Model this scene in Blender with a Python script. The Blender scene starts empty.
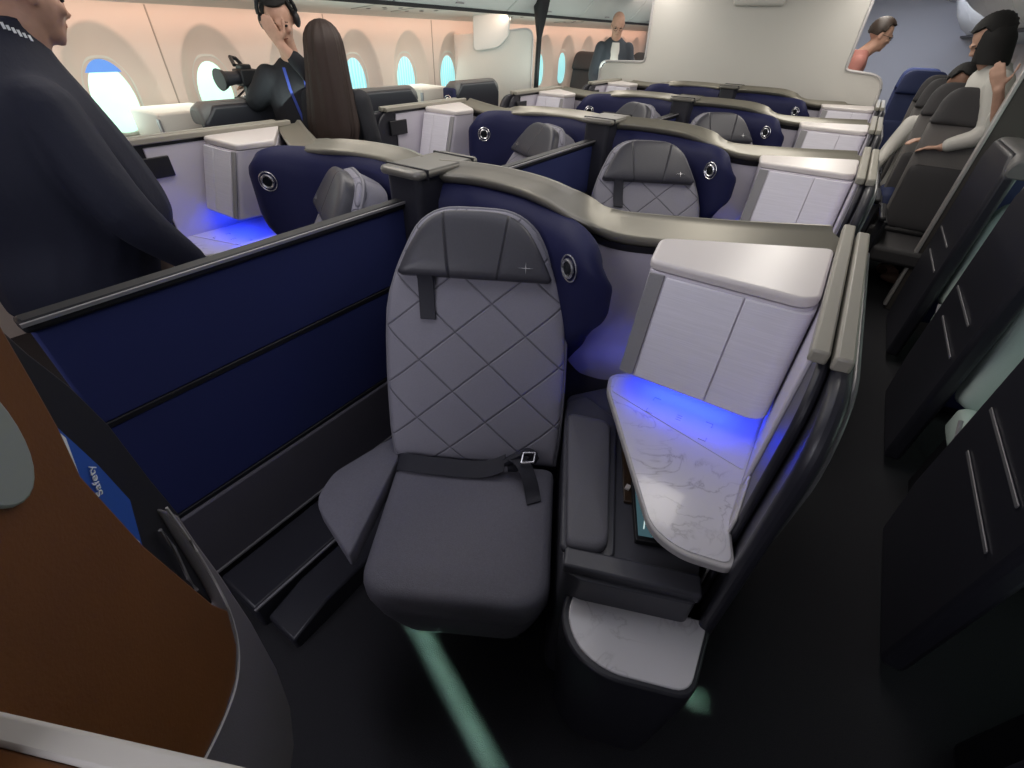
import bpy, bmesh, math, random
from mathutils import Vector, Matrix
R = math.radians
random.seed(4)
C = bpy.context.scene.collection
sc = bpy.context.scene
CX = -1.3          # centre line of the middle seat pairs
PITCH = 1.6

# ------------------------------------------------------------------ materials
MATS = {}
def mat(name, col, rough=.5, metal=0, bump=0, bscale=200, var=0, vscale=20, emis=None, estr=0, spec=.5, sheen=0, coat=0, aniso=(1, 1, 1)):
    if name in MATS: return MATS[name]
    m = bpy.data.materials.new(name); m.use_nodes = True
    n = m.node_tree; b = n.nodes['Principled BSDF']
    b.inputs['Base Color'].default_value = (*col, 1); b.inputs['Roughness'].default_value = rough
    b.inputs['Metallic'].default_value = metal; b.inputs['Specular IOR Level'].default_value = spec
    b.inputs['Sheen Weight'].default_value = sheen; b.inputs['Coat Weight'].default_value = coat
    if emis: b.inputs['Emission Color'].default_value = (*emis, 1); b.inputs['Emission Strength'].default_value = estr
    if bump or var:
        tc = n.nodes.new('ShaderNodeTexCoord'); mp = n.nodes.new('ShaderNodeMapping'); mp.inputs['Scale'].default_value = aniso
        n.links.new(tc.outputs['Object'], mp.inputs['Vector'])
    if bump:
        t = n.nodes.new('ShaderNodeTexNoise'); t.inputs['Scale'].default_value = bscale; t.inputs['Detail'].default_value = 3
        n.links.new(mp.outputs[0], t.inputs['Vector'])
        bp = n.nodes.new('ShaderNodeBump'); bp.inputs['Strength'].default_value = bump; bp.inputs['Distance'].default_value = .002
        n.links.new(t.outputs['Fac'], bp.inputs['Height']); n.links.new(bp.outputs[0], b.inputs['Normal'])
    if var:
        t2 = n.nodes.new('ShaderNodeTexNoise'); t2.inputs['Scale'].default_value = vscale; t2.inputs['Detail'].default_value = 4
        n.links.new(mp.outputs[0], t2.inputs['Vector'])
        rp = n.nodes.new('ShaderNodeValToRGB')
        rp.color_ramp.elements[0].position = .3; rp.color_ramp.elements[1].position = .7
        rp.color_ramp.elements[0].color = (*[c * (1 - var) for c in col], 1); rp.color_ramp.elements[1].color = (*[min(1, c * (1 + var)) for c in col], 1)
        n.links.new(t2.outputs['Fac'], rp.inputs[0]); n.links.new(rp.outputs[0], b.inputs['Base Color'])
    MATS[name] = m
    return m

def mathn(n, op, a, b=None):
    x = n.nodes.new('ShaderNodeMath'); x.operation = op
    for i, v in enumerate((a, b)):
        if v is None: continue
        if isinstance(v, (int, float)): x.inputs[i].default_value = v
        else: n.links.new(v, x.inputs[i])
    return x.outputs[0]

def seam_mat(name, col, seamcol, kind, rough=.7, weave=True):
    m = mat(name, col, rough, bump=.5 if weave else .15, bscale=500 if weave else 90, var=.06, vscale=180, aniso=(1, 1, 4) if weave else (1, 1, 1))
    n = m.node_tree; b = n.nodes['Principled BSDF']
    tc = n.nodes.new('ShaderNodeTexCoord'); sp = n.nodes.new('ShaderNodeSeparateXYZ'); n.links.new(tc.outputs['Object'], sp.inputs[0])
    X, Y, Z = sp.outputs
    if kind == 'diamond':
        u = mathn(n, 'DIVIDE', X, .233); w = mathn(n, 'DIVIDE', mathn(n, 'SUBTRACT', Z, .86), .172)
        ds = []
        for op in ('ADD', 'SUBTRACT'):
            f = mathn(n, 'FRACT', mathn(n, 'ADD', mathn(n, op, u, w), 9.903))
            ds.append(mathn(n, 'ABSOLUTE', mathn(n, 'SUBTRACT', f, .5)))
        d = mathn(n, 'MULTIPLY', mathn(n, 'MINIMUM', ds[0], ds[1]), .18)
    elif kind == 'head':
        d = mathn(n, 'ABSOLUTE', mathn(n, 'SUBTRACT', mathn(n, 'ABSOLUTE', mathn(n, 'ADD', X, .04)), mathn(n, 'ADD', .072, mathn(n, 'MULTIPLY', mathn(n, 'SUBTRACT', Z, 1.0), .16))))
    mr = n.nodes.new('ShaderNodeMapRange'); mr.inputs['From Min'].default_value = .0008; mr.inputs['From Max'].default_value = .0026
    n.links.new(d, mr.inputs['Value'])
    mix = n.nodes.new('ShaderNodeMix'); mix.data_type = 'RGBA'
    n.links.new(mr.outputs[0], mix.inputs[0]); mix.inputs[6].default_value = (*seamcol, 1)
    old = b.inputs['Base Color'].links[0].from_socket
    n.links.new(old, mix.inputs[7]); n.links.new(mix.outputs[2], b.inputs['Base Color'])
    mr2 = n.nodes.new('ShaderNodeMapRange'); mr2.inputs['From Min'].default_value = 0; mr2.inputs['From Max'].default_value = .006
    n.links.new(d, mr2.inputs['Value'])
    bp = n.nodes.new('ShaderNodeBump'); bp.inputs['Strength'].default_value = .7; bp.inputs['Distance'].default_value = .006
    n.links.new(mr2.outputs[0], bp.inputs['Height']); n.links.new(b.inputs['Normal'].links[0].from_socket, bp.inputs['Normal'])
    n.links.new(bp.outputs[0], b.inputs['Normal'])
    return m

def marble_mat():
    m = mat('marble', (.78, .76, .78), .22, coat=.3)
    n = m.node_tree; b = n.nodes['Principled BSDF']
    tc = n.nodes.new('ShaderNodeTexCoord')
    ns = n.nodes.new('ShaderNodeTexNoise'); ns.inputs['Scale'].default_value = 6; ns.inputs['Detail'].default_value = 7; ns.inputs['Distortion'].default_value = 1.6
    n.links.new(tc.outputs['Object'], ns.inputs['Vector'])
    v = mathn(n, 'ABSOLUTE', mathn(n, 'SUBTRACT', ns.outputs['Fac'], .5))
    rp = n.nodes.new('ShaderNodeValToRGB'); e = rp.color_ramp.elements
    e[0].position = 0; e[0].color = (.44, .42, .44, 1); e[1].position = .03; e[1].color = (.66, .64, .67, 1)
    k = e.new(.008); k.color = (.57, .55, .58, 1)
    n.links.new(v, rp.inputs[0])
    n2 = n.nodes.new('ShaderNodeTexNoise'); n2.inputs['Scale'].default_value = 4; n.links.new(tc.outputs['Object'], n2.inputs['Vector'])
    mx = n.nodes.new('ShaderNodeMix'); mx.data_type = 'RGBA'
    r2 = n.nodes.new('ShaderNodeValToRGB'); r2.color_ramp.elements[0].position = .42; r2.color_ramp.elements[1].position = .58
    n.links.new(n2.outputs['Fac'], r2.inputs[0]); n.links.new(r2.outputs[0], mx.inputs[0])
    mx.inputs[6].default_value = (.66, .64, .67, 1); n.links.new(rp.outputs[0], mx.inputs[7]); n.links.new(mx.outputs[2], b.inputs['Base Color'])
    return m

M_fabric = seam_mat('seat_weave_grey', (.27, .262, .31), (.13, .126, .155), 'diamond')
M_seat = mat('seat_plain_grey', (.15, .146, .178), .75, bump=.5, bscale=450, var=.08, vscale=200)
M_head = seam_mat('headrest_leather', (.055, .054, .066), (.03, .03, .037), 'head', rough=.42, weave=False)
M_rimfab = mat('backrest_piping_grey', (.20, .196, .225), .6, bump=.3, bscale=300)
M_blue = mat('navy_leather', (.011, .013, .060), .6, bump=.25, bscale=220, spec=.3)
M_bluefab = mat('navy_divider_fabric', (.013, .021, .112), .85, bump=.4, bscale=600)
M_greyfab = mat('charcoal_divider_panel', (.085, .080, .10), .7, bump=.4, bscale=500)
M_ledge = mat('satin_bronze_grey', (.24, .225, .185), .38, metal=.35, bump=.1, bscale=300)
M_beige = mat('beige_rail', (.33, .31, .26), .4, bump=.15, bscale=300)
M_white = mat('white_lid', (.74, .69, .67), .35)
M_lav = mat('brushed_white_laminate', (.74, .72, .79), .4, bump=.25, bscale=90, var=.05, vscale=60, aniso=(.15, .15, 6))
M_grille = mat('speaker_grille_grey', (.30, .295, .305), .6, bump=1, bscale=900)
M_inner = mat('grey_inner_panel', (.58, .55, .62), .6, bump=.3, bscale=200, aniso=(.3, .3, 4))
M_dark = mat('dark_plastic', (.022, .022, .030), .38, bump=.15, bscale=500)
M_cons = mat('console_charcoal', (.07, .07, .085), .36, bump=.2, bscale=500)
M_pad = mat('armrest_leather', (.12, .118, .14), .5, bump=.3, bscale=250)
M_black = mat('black', (.008, .008, .011), .5)
M_marble = marble_mat()
M_rim = mat('table_edge', (.50, .48, .48), .35)
M_silver = mat('silver', (.75, .75, .78), .25, metal=.9)
M_dsilver = mat('dull_silver_trim', (.35, .34, .36), .4, metal=.6)
M_belt = mat('belt_webbing', (.018, .018, .028), .6, bump=.5, bscale=700)
M_wood = mat('dark_walnut', (.05, .028, .015), .35, var=.4, vscale=30, aniso=(12, 1, 1))
M_shellgrey = mat('door_outer_grey', (.16, .155, .165), .35, metal=.2)
M_carpet = mat('carpet_charcoal', (.015, .015, .019), .95, bump=1, bscale=350, var=.45, vscale=400)
M_orange = mat('copper_orange_panel', (.15, .052, .009), .55, bump=.25, bscale=200, var=.12, vscale=5)
M_ivory = mat('ivory_wall_panel', (.66, .63, .58), .55)
M_wall = mat('sidewall_cream', (.66, .60, .55), .5)
M_bulk = mat('bulkhead_cream', (.62, .60, .56), .5, bump=.5, bscale=60, aniso=(1, 1, .3))
M_bin = mat('bin_underside', (.42, .46, .44), .4)
M_ceil = mat('ceiling_panel', (.62, .63, .62), .5)
M_quilt = mat('quilted_charcoal', (.14, .135, .135), .5, bump=1, bscale=45)
M_mintlit = mat('mint_lit_seat_fabric', (.50, .60, .56), .7, bump=.4, bscale=300)  # mint window light on these seats is put into the fabric colour
M_econ = mat('dark_seat_fabric', (.05, .047, .05), .7, bump=.4, bscale=300)
M_econl = mat('grey_seat_fabric', (.16, .15, .145), .75, bump=.4, bscale=300)
M_farblue = mat('blue_seat_fabric', (.012, .022, .085), .7, bump=.3, bscale=300)
M_skin = mat('skin', (.48, .27, .19), .55, var=.08, vscale=30)
M_skin2 = mat('skin_light', (.56, .33, .24), .55, var=.08, vscale=30)
M_skin3 = mat('skin_brown', (.25, .13, .085), .55, var=.08, vscale=30)
M_hair = mat('black_hair', (.010, .009, .009), .75, bump=.6, bscale=120, aniso=(6, 6, .5))
M_brown = mat('long_brown_hair', (.030, .016, .012), .55, bump=1, bscale=90, aniso=(8, 8, .3))
M_navy = mat('navy_jacket', (.010, .012, .028), .8, bump=.6, bscale=60)
M_blackcl = mat('black_cloth', (.014, .015, .02), .8, bump=.4, bscale=80)
M_greycl = mat('slate_blazer', (.045, .055, .07), .8, bump=.4, bscale=80)
M_whitecl = mat('white_shirt', (.62, .60, .56), .7, bump=.5, bscale=40)
M_pink = mat('pink_shirt', (.42, .17, .14), .7, bump=.5, bscale=40)
M_trouser = mat('brown_trousers', (.10, .07, .05), .8, bump=.6, bscale=40)
M_blueglow = mat('blue_light_strip', (.02, .05, 1), .5, emis=(.01, .06, 1), estr=9)
M_card = mat('blue_safety_card', (.02, .09, .42), .35)
M_textw = mat('printed_white', (.8, .82, .85), .5)
M_grey2 = mat('blackish_glass', (.01, .012, .015), .12)

# ------------------------------------------------------------------ mesh tools
CUR = {'loc': Vector((0, 0, 0)), 'rot': 0.0, 'mir': False}
def tag(o, label=None, cat=None, group=None, kind=None):
    if label: o['label'] = label
    if cat: o['category'] = cat
    if group: o['group'] = group
    if kind: o['kind'] = kind
    return o
def root(name, label, cat, loc=(0, 0, 0), rot=0, group=None, mir=False):
    CUR['loc'] = Vector(loc); CUR['rot'] = rot; CUR['mir'] = mir
    o = bpy.data.objects.new(name, None); C.objects.link(o); o.empty_display_size = .1
    o.location = (2 * CX - loc[0], loc[1], loc[2]) if mir else loc
    o.rotation_euler = (0, 0, -rot if mir else rot)
    return tag(o, label, cat, group)

class MB:
    def __init__(s): s.v = []; s.f = []
    def add(s, vs, fs):
        k = len(s.v); s.v += [Vector(p) for p in vs]; s.f += [tuple(k + i for i in f) for f in fs]; return s
    def grid(s, rows, closed=False, capa=False, capb=False):
        n = len(rows[0]); vs = [p for r in rows for p in r]; fs = []
        for i in range(len(rows) - 1):
            for j in range(n if closed else n - 1):
                j2 = (j + 1) % n
                fs.append((i * n + j, i * n + j2, (i + 1) * n + j2, (i + 1) * n + j))
        if capa: fs.append(tuple(range(n))[::-1])
        if capb: fs.append(tuple((len(rows) - 1) * n + j for j in range(n)))
        return s.add(vs, fs)
    def prism(s, poly, z0, z1):
        return s.grid([[(x, y, z0) for x, y in poly], [(x, y, z1) for x, y in poly]], True, True, True)
    def extr(s, poly, vec):
        v = Vector(vec); return s.grid([[Vector(p) for p in poly], [Vector(p) + v for p in poly]], True, True, True)
    def loft(s, rings): return s.grid(rings, True, True, True)
    def box(s, x0, x1, y0, y1, z0, z1): return s.prism([(x0, y0), (x1, y0), (x1, y1), (x0, y1)], z0, z1)
    def tube(s, pts, r, n=8, caps=True):
        pts = [Vector(p) for p in pts]; rows = []
        for i, p in enumerate(pts):
            t = (pts[min(i + 1, len(pts) - 1)] - pts[max(i - 1, 0)]).normalized()
            a = t.cross(Vector((0, 0, 1)));
            if a.length < .05: a = t.cross(Vector((0, 1, 0)))
            a.normalize(); b = t.cross(a); rr = r[i] if isinstance(r, (list, tuple)) else r
            rows.append([p + rr * (math.cos(2 * math.pi * k / n) * a + math.sin(2 * math.pi * k / n) * b) for k in range(n)])
        return s.grid(rows, True, caps, caps)
    def ell(s, c, r, nu=16, nv=10, rot=None):
        c = Vector(c); rows = []
        for i in range(nv + 1):
            th = math.pi * (i + .001) / (nv + .002); row = []
            for j in range(nu):
                ph = 2 * math.pi * j / nu
                p = Vector((r[0] * math.sin(th) * math.cos(ph), r[1] * math.sin(th) * math.sin(ph), r[2] * math.cos(th)))
                if rot: p = rot @ p
                row.append(c + p)
            rows.append(row)
        return s.grid(rows, True, True, True)
    def ribbon(s, pts, wvec, th=.003):
        rows = []
        for i, p in enumerate(pts):
            p = Vector(p); w = Vector(wvec[i] if isinstance(wvec, list) else wvec)
            t = (Vector(pts[min(i + 1, len(pts) - 1)]) - Vector(pts[max(i - 1, 0)])).normalized(); nrm = t.cross(w).normalized() * th
            rows.append([p - w - nrm, p + w - nrm, p + w + nrm, p - w + nrm])
        return s.grid(rows, True, True, True)
    def build(s, name, m, parent=None, world=True, bevel=0, seg=2, smooth=True, sub=0, ang=40, raw=False):
        me = bpy.data.meshes.new(name); pts = s.v
        if not raw:
            if world:
                Rm = Matrix.Rotation(-CUR['rot'], 3, 'Z'); pts = [Rm @ (p - CUR['loc']) for p in pts]
            if CUR['mir']: pts = [Vector((-p.x, p.y, p.z)) for p in pts]
        me.from_pydata([tuple(p) for p in pts], [], s.f); me.update()
        bm = bmesh.new(); bm.from_mesh(me); bmesh.ops.recalc_face_normals(bm, faces=bm.faces); bm.to_mesh(me); bm.free()
        if smooth:
            for p in me.polygons: p.use_smooth = True
            if not sub: me.set_sharp_from_angle(angle=R(ang))
        me.materials.append(m)
        o = bpy.data.objects.new(name, me); C.objects.link(o); o.parent = parent
        if bevel:
            b = o.modifiers.new('bevel', 'BEVEL'); b.width = bevel; b.segments = seg; b.limit_method = 'ANGLE'; b.angle_limit = R(35); b.harden_normals = False
        if sub:
            q = o.modifiers.new('sub', 'SUBSURF'); q.levels = sub; q.render_levels = sub
        return o

def rnd(poly, r, seg=5):
    """round the corners of a 2-D polygon; r one number or one per corner"""
    out = []; n = len(poly)
    for i in range(n):
        p = Vector(poly[i]).to_2d(); a = Vector(poly[i - 1]).to_2d() - p; b = Vector(poly[(i + 1) % n]).to_2d() - p
        rr = r[i] if isinstance(r, (list, tuple)) else r
        d = min(rr, a.length * .48, b.length * .48)
        if d < 1e-4: out.append(tuple(p)); continue
        A = p + a.normalized() * d; B = p + b.normalized() * d
        for k in range(seg + 1):
            t = k / seg; out.append(tuple((1 - t) ** 2 * A + 2 * t * (1 - t) * p + t * t * B))
    return out
def spline(pts, n):
    """Catmull-Rom through points of any dimension"""
    P = [Vector(p) for p in pts]; P = [2 * P[0] - P[1]] + P + [2 * P[-1] - P[-2]]; out = []
    for i in range(1, len(P) - 2):
        for k in range(n):
            t = k / n; a, b, c, d = P[i - 1:i + 3]
            out.append(.5 * ((2 * b) + (c - a) * t + (2 * a - 5 * b + 4 * c - d) * t * t + (-a + 3 * b - 3 * c + d) * t ** 3))
    out.append(P[-2]); return out
def interp(t, tab):
    for (a, va), (b, vb) in zip(tab, tab[1:]):
        if t <= b: return va + (vb - va) * max(0, (t - a)) / (b - a)
    return tab[-1][1]
def pad(outline, fn, depth, thick, p=2.2):
    """soft cushion: outline (u,w) closed, fn(u,w,t) -> point, dome of depth towards t<0, thickness to t>0"""
    n = len(outline); cu = sum(q[0] for q in outline) / n; cw = sum(q[1] for q in outline) / n
    m = MB(); rows = [[fn(u, w, thick) for u, w in outline]]
    rows.append([fn(u, w, thick * .4) for u, w in outline])
    for s_ in (1, .985, .955, .9, .8, .6, .35, .05):
        h = depth * (1 - s_ ** 8) ** .5 if s_ < 1 else 0
        rows.append([fn(cu + (u - cu) * s_, cw + (w - cw) * s_, -h) for u, w in outline])
    return m.grid(rows, True, True, True)

def copy_tree(o, dy=0, parent=None, top=True):
    c = o.copy(); C.objects.link(c)
    if top: c.location.y += dy
    else: c.parent = parent
    for ch in o.children: copy_tree(ch, 0, c, False)
    return c

# ------------------------------------------------------------------ camera
f = 451.247; Rx = Vector((.82896364, .36420042, -.42447301)); Fx = Vector((.5584945, -.49823588, .66320804)); Ux = Vector((.03005296, -.78684119, -.61642336))
# columns: image axes written in the cabin's axes
cr = Vector((Rx[0], Fx[0], Ux[0])); cd = Vector((Rx[1], Fx[1], Ux[1])); cf = Vector((Rx[2], Fx[2], Ux[2]))
cam = bpy.data.cameras.new('camera'); co = bpy.data.objects.new('camera', cam); C.objects.link(co)
mw = Matrix((cr, -cd, -cf)).transposed().to_4x4(); mw.translation = (0, 0, 1.65); co.matrix_world = mw
cam.sensor_width = 36; cam.lens = f * 36 / 1024; cam.clip_start = .02; sc.camera = co

# ------------------------------------------------------------------ the seat
SR = (-.67, .84, 0); SA = math.atan2(.49, .87)
LEAN = R(30)
def bk(u, w, t): return (u - .01 - .045 * w, w * math.sin(LEAN) + t * math.cos(LEAN), .47 + w * math.cos(LEAN) - t * math.sin(LEAN))
def make_seat(mir, label, group, detail=True):
    sr = (SR[0] - .12, SR[1] + .06, 0) if mir else SR
    r = root('suite_armchair', label, 'seat', sr, SA, group, mir)
    # backrest with narrowing top
    tab = [(0, .275), (.1, .288), (.3, .298), (.5, .296), (.6, .272), (.66, .250), (.72, .222), (.77, .195), (.805, .158), (.826, .115), (.834, .06)]
    out = [(-a, w) for w, a in tab] + [(a, w) for w, a in reversed(tab)]
    out = [(p.x, p.y) for p in spline([(*q, 0) for q in out], 2)]
    pad(out, bk, .022, .11).build('backrest', M_fabric, r, world=False, ang=80)
    rim = MB().tube([bk(u * 1.005, w * 1.003, .012) for u, w in out], .008, 6); rim.build('backrest_piping', M_rimfab, r, world=False)
    ht = [(.612, .235), (.622, .247), (.64, .240), (.68, .222), (.73, .195), (.77, .168), (.80, .132), (.815, .092), (.820, .045)]
    ho = [(-a, w) for w, a in ht] + [(a, w) for w, a in reversed(ht)]
    ho = [(p.x, p.y) for p in spline([(*q, 0) for q in ho], 3)]
    hd = pad(ho, lambda u, w, t: bk(u, w, t - .045), .022, .045).build('headrest', M_head, r, world=False, ang=80)
    # four-pointed star on the headrest
    st = MB(); cx, cw = .165, .652
    pts = []
    for k in range(8):
        a = k * math.pi / 4; rr = (.026 if k % 4 == 0 else .019) if k % 2 == 0 else .0022
        pts.append(bk(cx + rr * math.cos(a), cw + rr * math.sin(a), -.0685))
    tv = Vector(bk(0, 0, .004)) - Vector(bk(0, 0, 0)); st.extr(pts, tv)
    st.build('star_emblem', M_silver, hd, world=False, smooth=False)
    # cushion
    cu = rnd([(-.275, .0), (.27, .0), (.262, -.45), (.20, -.50), (-.20, -.50), (-.262, -.45)], [.03, .03, .05, .05, .05, .05], 4)
    m = MB(); rows = []
    for s_, z in ((.94, .362), (.985, .372), (1, .395), (1, .43), (.985, .452), (.95, .465), (.88, .472), (.6, .474), (.1, .470)):
        rows.append([(x * s_, -.25 + (y + .25) * s_, z) for x, y in cu])
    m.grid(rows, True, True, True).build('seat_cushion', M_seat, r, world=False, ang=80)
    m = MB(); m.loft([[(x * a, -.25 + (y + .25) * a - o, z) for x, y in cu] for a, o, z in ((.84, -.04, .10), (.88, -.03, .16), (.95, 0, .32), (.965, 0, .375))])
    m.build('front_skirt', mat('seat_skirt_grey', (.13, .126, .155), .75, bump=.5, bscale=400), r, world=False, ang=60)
    MB().box(-.19, .19, -.38, -.05, 0, .12).build('seat_base', M_black, r, world=False, bevel=.01)
    # triangular side cushion towards the divider
    W = lambda x, y: (x, y)
    s_ = rnd([(-.99, .77), (-1.03, .52), (-.985, .41), (-.745, .345), (-.905, .70)], [.02, .03, .05, .02, .02])
    mm = MB(); c0 = (sum(p[0] for p in s_) / len(s_), sum(p[1] for p in s_) / len(s_))
    if mir: s_ = [(x - .06, y + .05) for x, y in s_]
    mm.loft([[(c0[0] + (x - c0[0]) * a, c0[1] + (y - c0[1]) * a, z) for x, y in s_] for a, z in ((.98, .40), (1, .41), (1, .458), (.985, .466), (.95, .468), (.1, .468))])
    mm.build('side_cushion', M_seat, r, ang=70)
    if detail:
        # short shoulder strap under the headrest
        m = MB(); m.ribbon([bk(-.162, .63, -.060), bk(-.158, .60, -.040), bk(-.156, .53, -.027), bk(-.152, .475, -.030)], tuple(Vector(bk(.026, 0, 0)) - Vector(bk(0, 0, 0))), .003)
        m.build('shoulder_strap', M_belt, r, world=False, bevel=.002)
        b = MB(); pts = [(-.262, -.045, .470), (-.25, -.052, .492), (-.15, -.062, .496), (0, -.062, .494), (.06, -.055, .503), (.10, -.045, .520)]
        pts = [tuple(p) for p in spline(pts, 3)]
        b.ribbon(pts, (0, .027, .012), .002); bo = b.build('seat_belt', M_belt, r, world=False)
        t = MB(); t.ribbon([tuple(p) for p in spline([(.12, -.03, .535), (.16, -.06, .538), (.185, -.10, .512), (.20, -.14, .482), (.205, -.165, .478)], 4)], (.022, .010, 0), .002)
        t.build('belt_tail', M_belt, bo, world=False)
        t = MB(); t.tube([tuple(p) for p in spline([(.10, -.045, .52), (.14, -.03, .54), (.17, -.012, .545), (.20, -.02, .53), (.16, -.04, .505), (.11, -.05, .50)], 4)], .014, 8)
        t.build('belt_loop', M_belt, bo, world=False)
        t = MB(); t.tube([(.155, -.068, .55), (.195, -.062, .553), (.198, -.028, .56), (.16, -.03, .558), (.155, -.068, .55)], .0035, 6)
        t.build('buckle', M_silver, bo, world=False)
    return r

# ------------------------------------------------------------------ the suite around it
PATH_R = spline([(-1.24, 1.36, 1.232), (-1.09, 1.415, 1.232), (-.90, 1.41, 1.232), (-.74, 1.365, 1.228), (-.62, 1.345, 1.20), (-.52, 1.38, 1.165), (-.40, 1.455, 1.15), (-.15, 1.59, 1.145), (.115, 1.738, 1.145)], 6)
PATH_L = [Vector((p.x, p.y, p.z + interp(p.x, [(-2, 0), (-.72, 0), (-.5, .035), (.2, .035)]))) for p in PATH_R]
def normals(path):
    out = []
    for i, p in enumerate(path):
        t = path[min(i + 1, len(path) - 1)] - path[max(i - 1, 0)]; t.z = 0; t.normalize(); out.append(Vector((t.y, -t.x, 0)))   # towards the seat
    return out
def make_shell(mir, label, group):
    r = root('suite_shell', label, 'suite', (-.3, 1.5, 0), 0, group, mir)
    PATH = PATH_L if mir else PATH_R; PN = normals(PATH)
    m = MB(); rows = []
    for p, n in zip(PATH, PN):
        fw = interp(p.x, [(-2, .0), (-.72, .0), (-.50, .075), (.2, .085)]) * (.3 if mir else 1)
        prof = [(.052, -.012), (.052, -.002), (.044, .005), (-.02 - fw, .012), (-.036 - fw, .028), (-.052 - fw, .026), (-.056 - fw, .010), (-.056 - fw, -.03), (-.04, -.034), (.03, -.034)]
        rows.append([Vector((p.x, p.y, p.z)) + n * a + Vector((0, 0, b)) for a, b in prof])
    m.grid(rows, True, True, True).build('ledge', M_ledge, r, ang=50)
    m = MB(); rows = []
    for p, n in zip(PATH, PN):
        rows.append([Vector((p.x, p.y, 0)) + n * .012, Vector((p.x, p.y, p.z - .03)) + n * .012, Vector((p.x, p.y, p.z - .03)) - n * .045, Vector((p.x, p.y, 0)) - n * .045])
    m.grid(rows, True, True, True).build('back_wall', M_shellgrey, r)
    # black strip painting in the shade under the ledge
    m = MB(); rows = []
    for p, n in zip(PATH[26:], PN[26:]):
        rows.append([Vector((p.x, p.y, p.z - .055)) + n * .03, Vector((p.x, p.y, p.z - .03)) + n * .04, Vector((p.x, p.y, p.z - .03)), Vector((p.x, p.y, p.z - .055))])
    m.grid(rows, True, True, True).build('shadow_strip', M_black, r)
    # grey inner wall panel with rounded lower left corner
    m = MB(); rows = []; L = len(PATH)
    xs = .04 if mir else 0
    idx = [i for i in range(L) if PATH[i].x > -.64 + xs]
    for i in idx:
        p, n = PATH[i], PN[i]; x = p.x
        zl = interp(x - xs, [(-.64, .80), (-.61, .66), (-.56, .60), (-.48, .575), (0, .57), (.2, .57)]); zh = p.z - .05
        rows.append([Vector((x, p.y, zl)) + n * .013, Vector((x, p.y, zl + .006)) + n * .026, Vector((x, p.y, zh)) + n * .026, Vector((x, p.y, zh)) + n * .01])
    m.grid(rows, False).build('inner_panel', M_inner, r, ang=50)
    # padded navy wing
    wp = spline([(-1.235, 1.325, 0), (-1.09, 1.37, 0), (-.90, 1.36, 0), (-.74, 1.315, 0), (-.655, 1.275, 0), (-.60, 1.24, 0), (-.545, 1.205, 0), (-.50, 1.185, 0), (-.462, 1.19, 0), (-.44, 1.215, 0)], 9)
    if mir: wp = [Vector((p.x + .04, p.y, 0)) if p.x > -1 else p for p in wp]
    wn = normals(wp); m = MB(); rows = []; n_ = len(wp)
    for i, (p, n) in enumerate(zip(wp, wn)):
        x = p.x
        x -= xs; dz = .04 if mir else 0
        u_ = min(1, max(0, (x + .66) / .22)); zc = 1.02
        zt = zc + .175 * math.sqrt(max(.0004, 1 - u_ ** 3.2)) + (.03 if mir else 0)
        zb = zc - .26 * math.sqrt(max(.0004, 1 - u_ ** 2)) - .26 * (1 - u_) ** 3
        e = min(1, (n_ - 1 - i) / 7); th = .010 + .024 * math.sqrt(e * (2 - e))
        row = []
        for k in range(13):
            t = k / 12; q = min(1, min(t, 1 - t) * 9); row.append(Vector((p.x, p.y, zb + (zt - zb) * t)) + n * th * math.sqrt(q))
        row += [Vector((p.x, p.y, zt)) - n * .03, Vector((p.x, p.y, zb)) - n * .03]
        rows.append(row)
    wing = m.grid(rows, True, True, True).build('wing_panel', M_blue, r, ang=70)
    # round lamp with two rings on the wing
    ki = min(range(n_), key=lambda a: abs(wp[a].x - (-.505 if mir else -.545))); nx = wn[ki].copy(); c = Vector((wp[ki].x, wp[ki].y, 1.09)) + nx * .037
    tx = Vector((-nx.y, nx.x, 0))
    m = MB(); m.tube([c + .040 * (math.cos(a) * tx + math.sin(a) * Vector((0, 0, 1))) for a in [k * math.pi / 14 for k in range(29)]], .0028, 6)
    m.build('lamp_ring', M_silver, wing)
    m = MB(); m.tube([c + nx * .004 + .026 * (math.cos(a) * tx + math.sin(a) * Vector((0, 0, 1))) for a in [k * math.pi / 14 for k in range(29)]], .005, 6)
    m.build('lamp_ring', M_silver, wing)
    m = MB(); m.extr([c - nx * .006 + .022 * (math.cos(a) * tx + math.sin(a) * Vector((0, 0, 1))) for a in [k * math.pi / 10 for k in range(20)]], nx * .012)
    m.build('reading_lamp', M_grey2, wing, bevel=.003)
    # fixed wall on the aisle side with beige rail
    def sidewall(x0, x1, yf, yb, zt, rr, m):
        prof = [(yb, 0), (yb, zt)]
        for k in range(7):
            a = k / 6 * math.pi / 2; prof.append((yf + rr - rr * math.sin(a), zt - rr + rr * math.cos(a)))
        prof += [(yf, 0)]
        m.extr([(x0, y, z) for y, z in prof], (x1 - x0, 0, 0)); return m
    sidewall(.100, .121, .80, 1.74, 1.19, .13, MB()).build('aisle_wall', M_dark, r, bevel=.008)
    MB().box(.080, .112, .88, 1.745, 1.185, 1.212).build('aisle_wall_rail', M_beige, r, bevel=.005)
    MB().box(.090, .101, .97, 1.68, .60, 1.17).build('aisle_wall_lining', M_inner, r, bevel=.004)
    if mir: MB().box(.080, .100, .90, 1.06, 1.04, 1.13).build('latch_cover', M_black, r, bevel=.004)
    # bare pale lower piece seen under the shelf
    MB().box(.094, .101, .80, .96, .52, .80).build('lower_lining', M_rim, r, bevel=.004)
    return r
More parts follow.
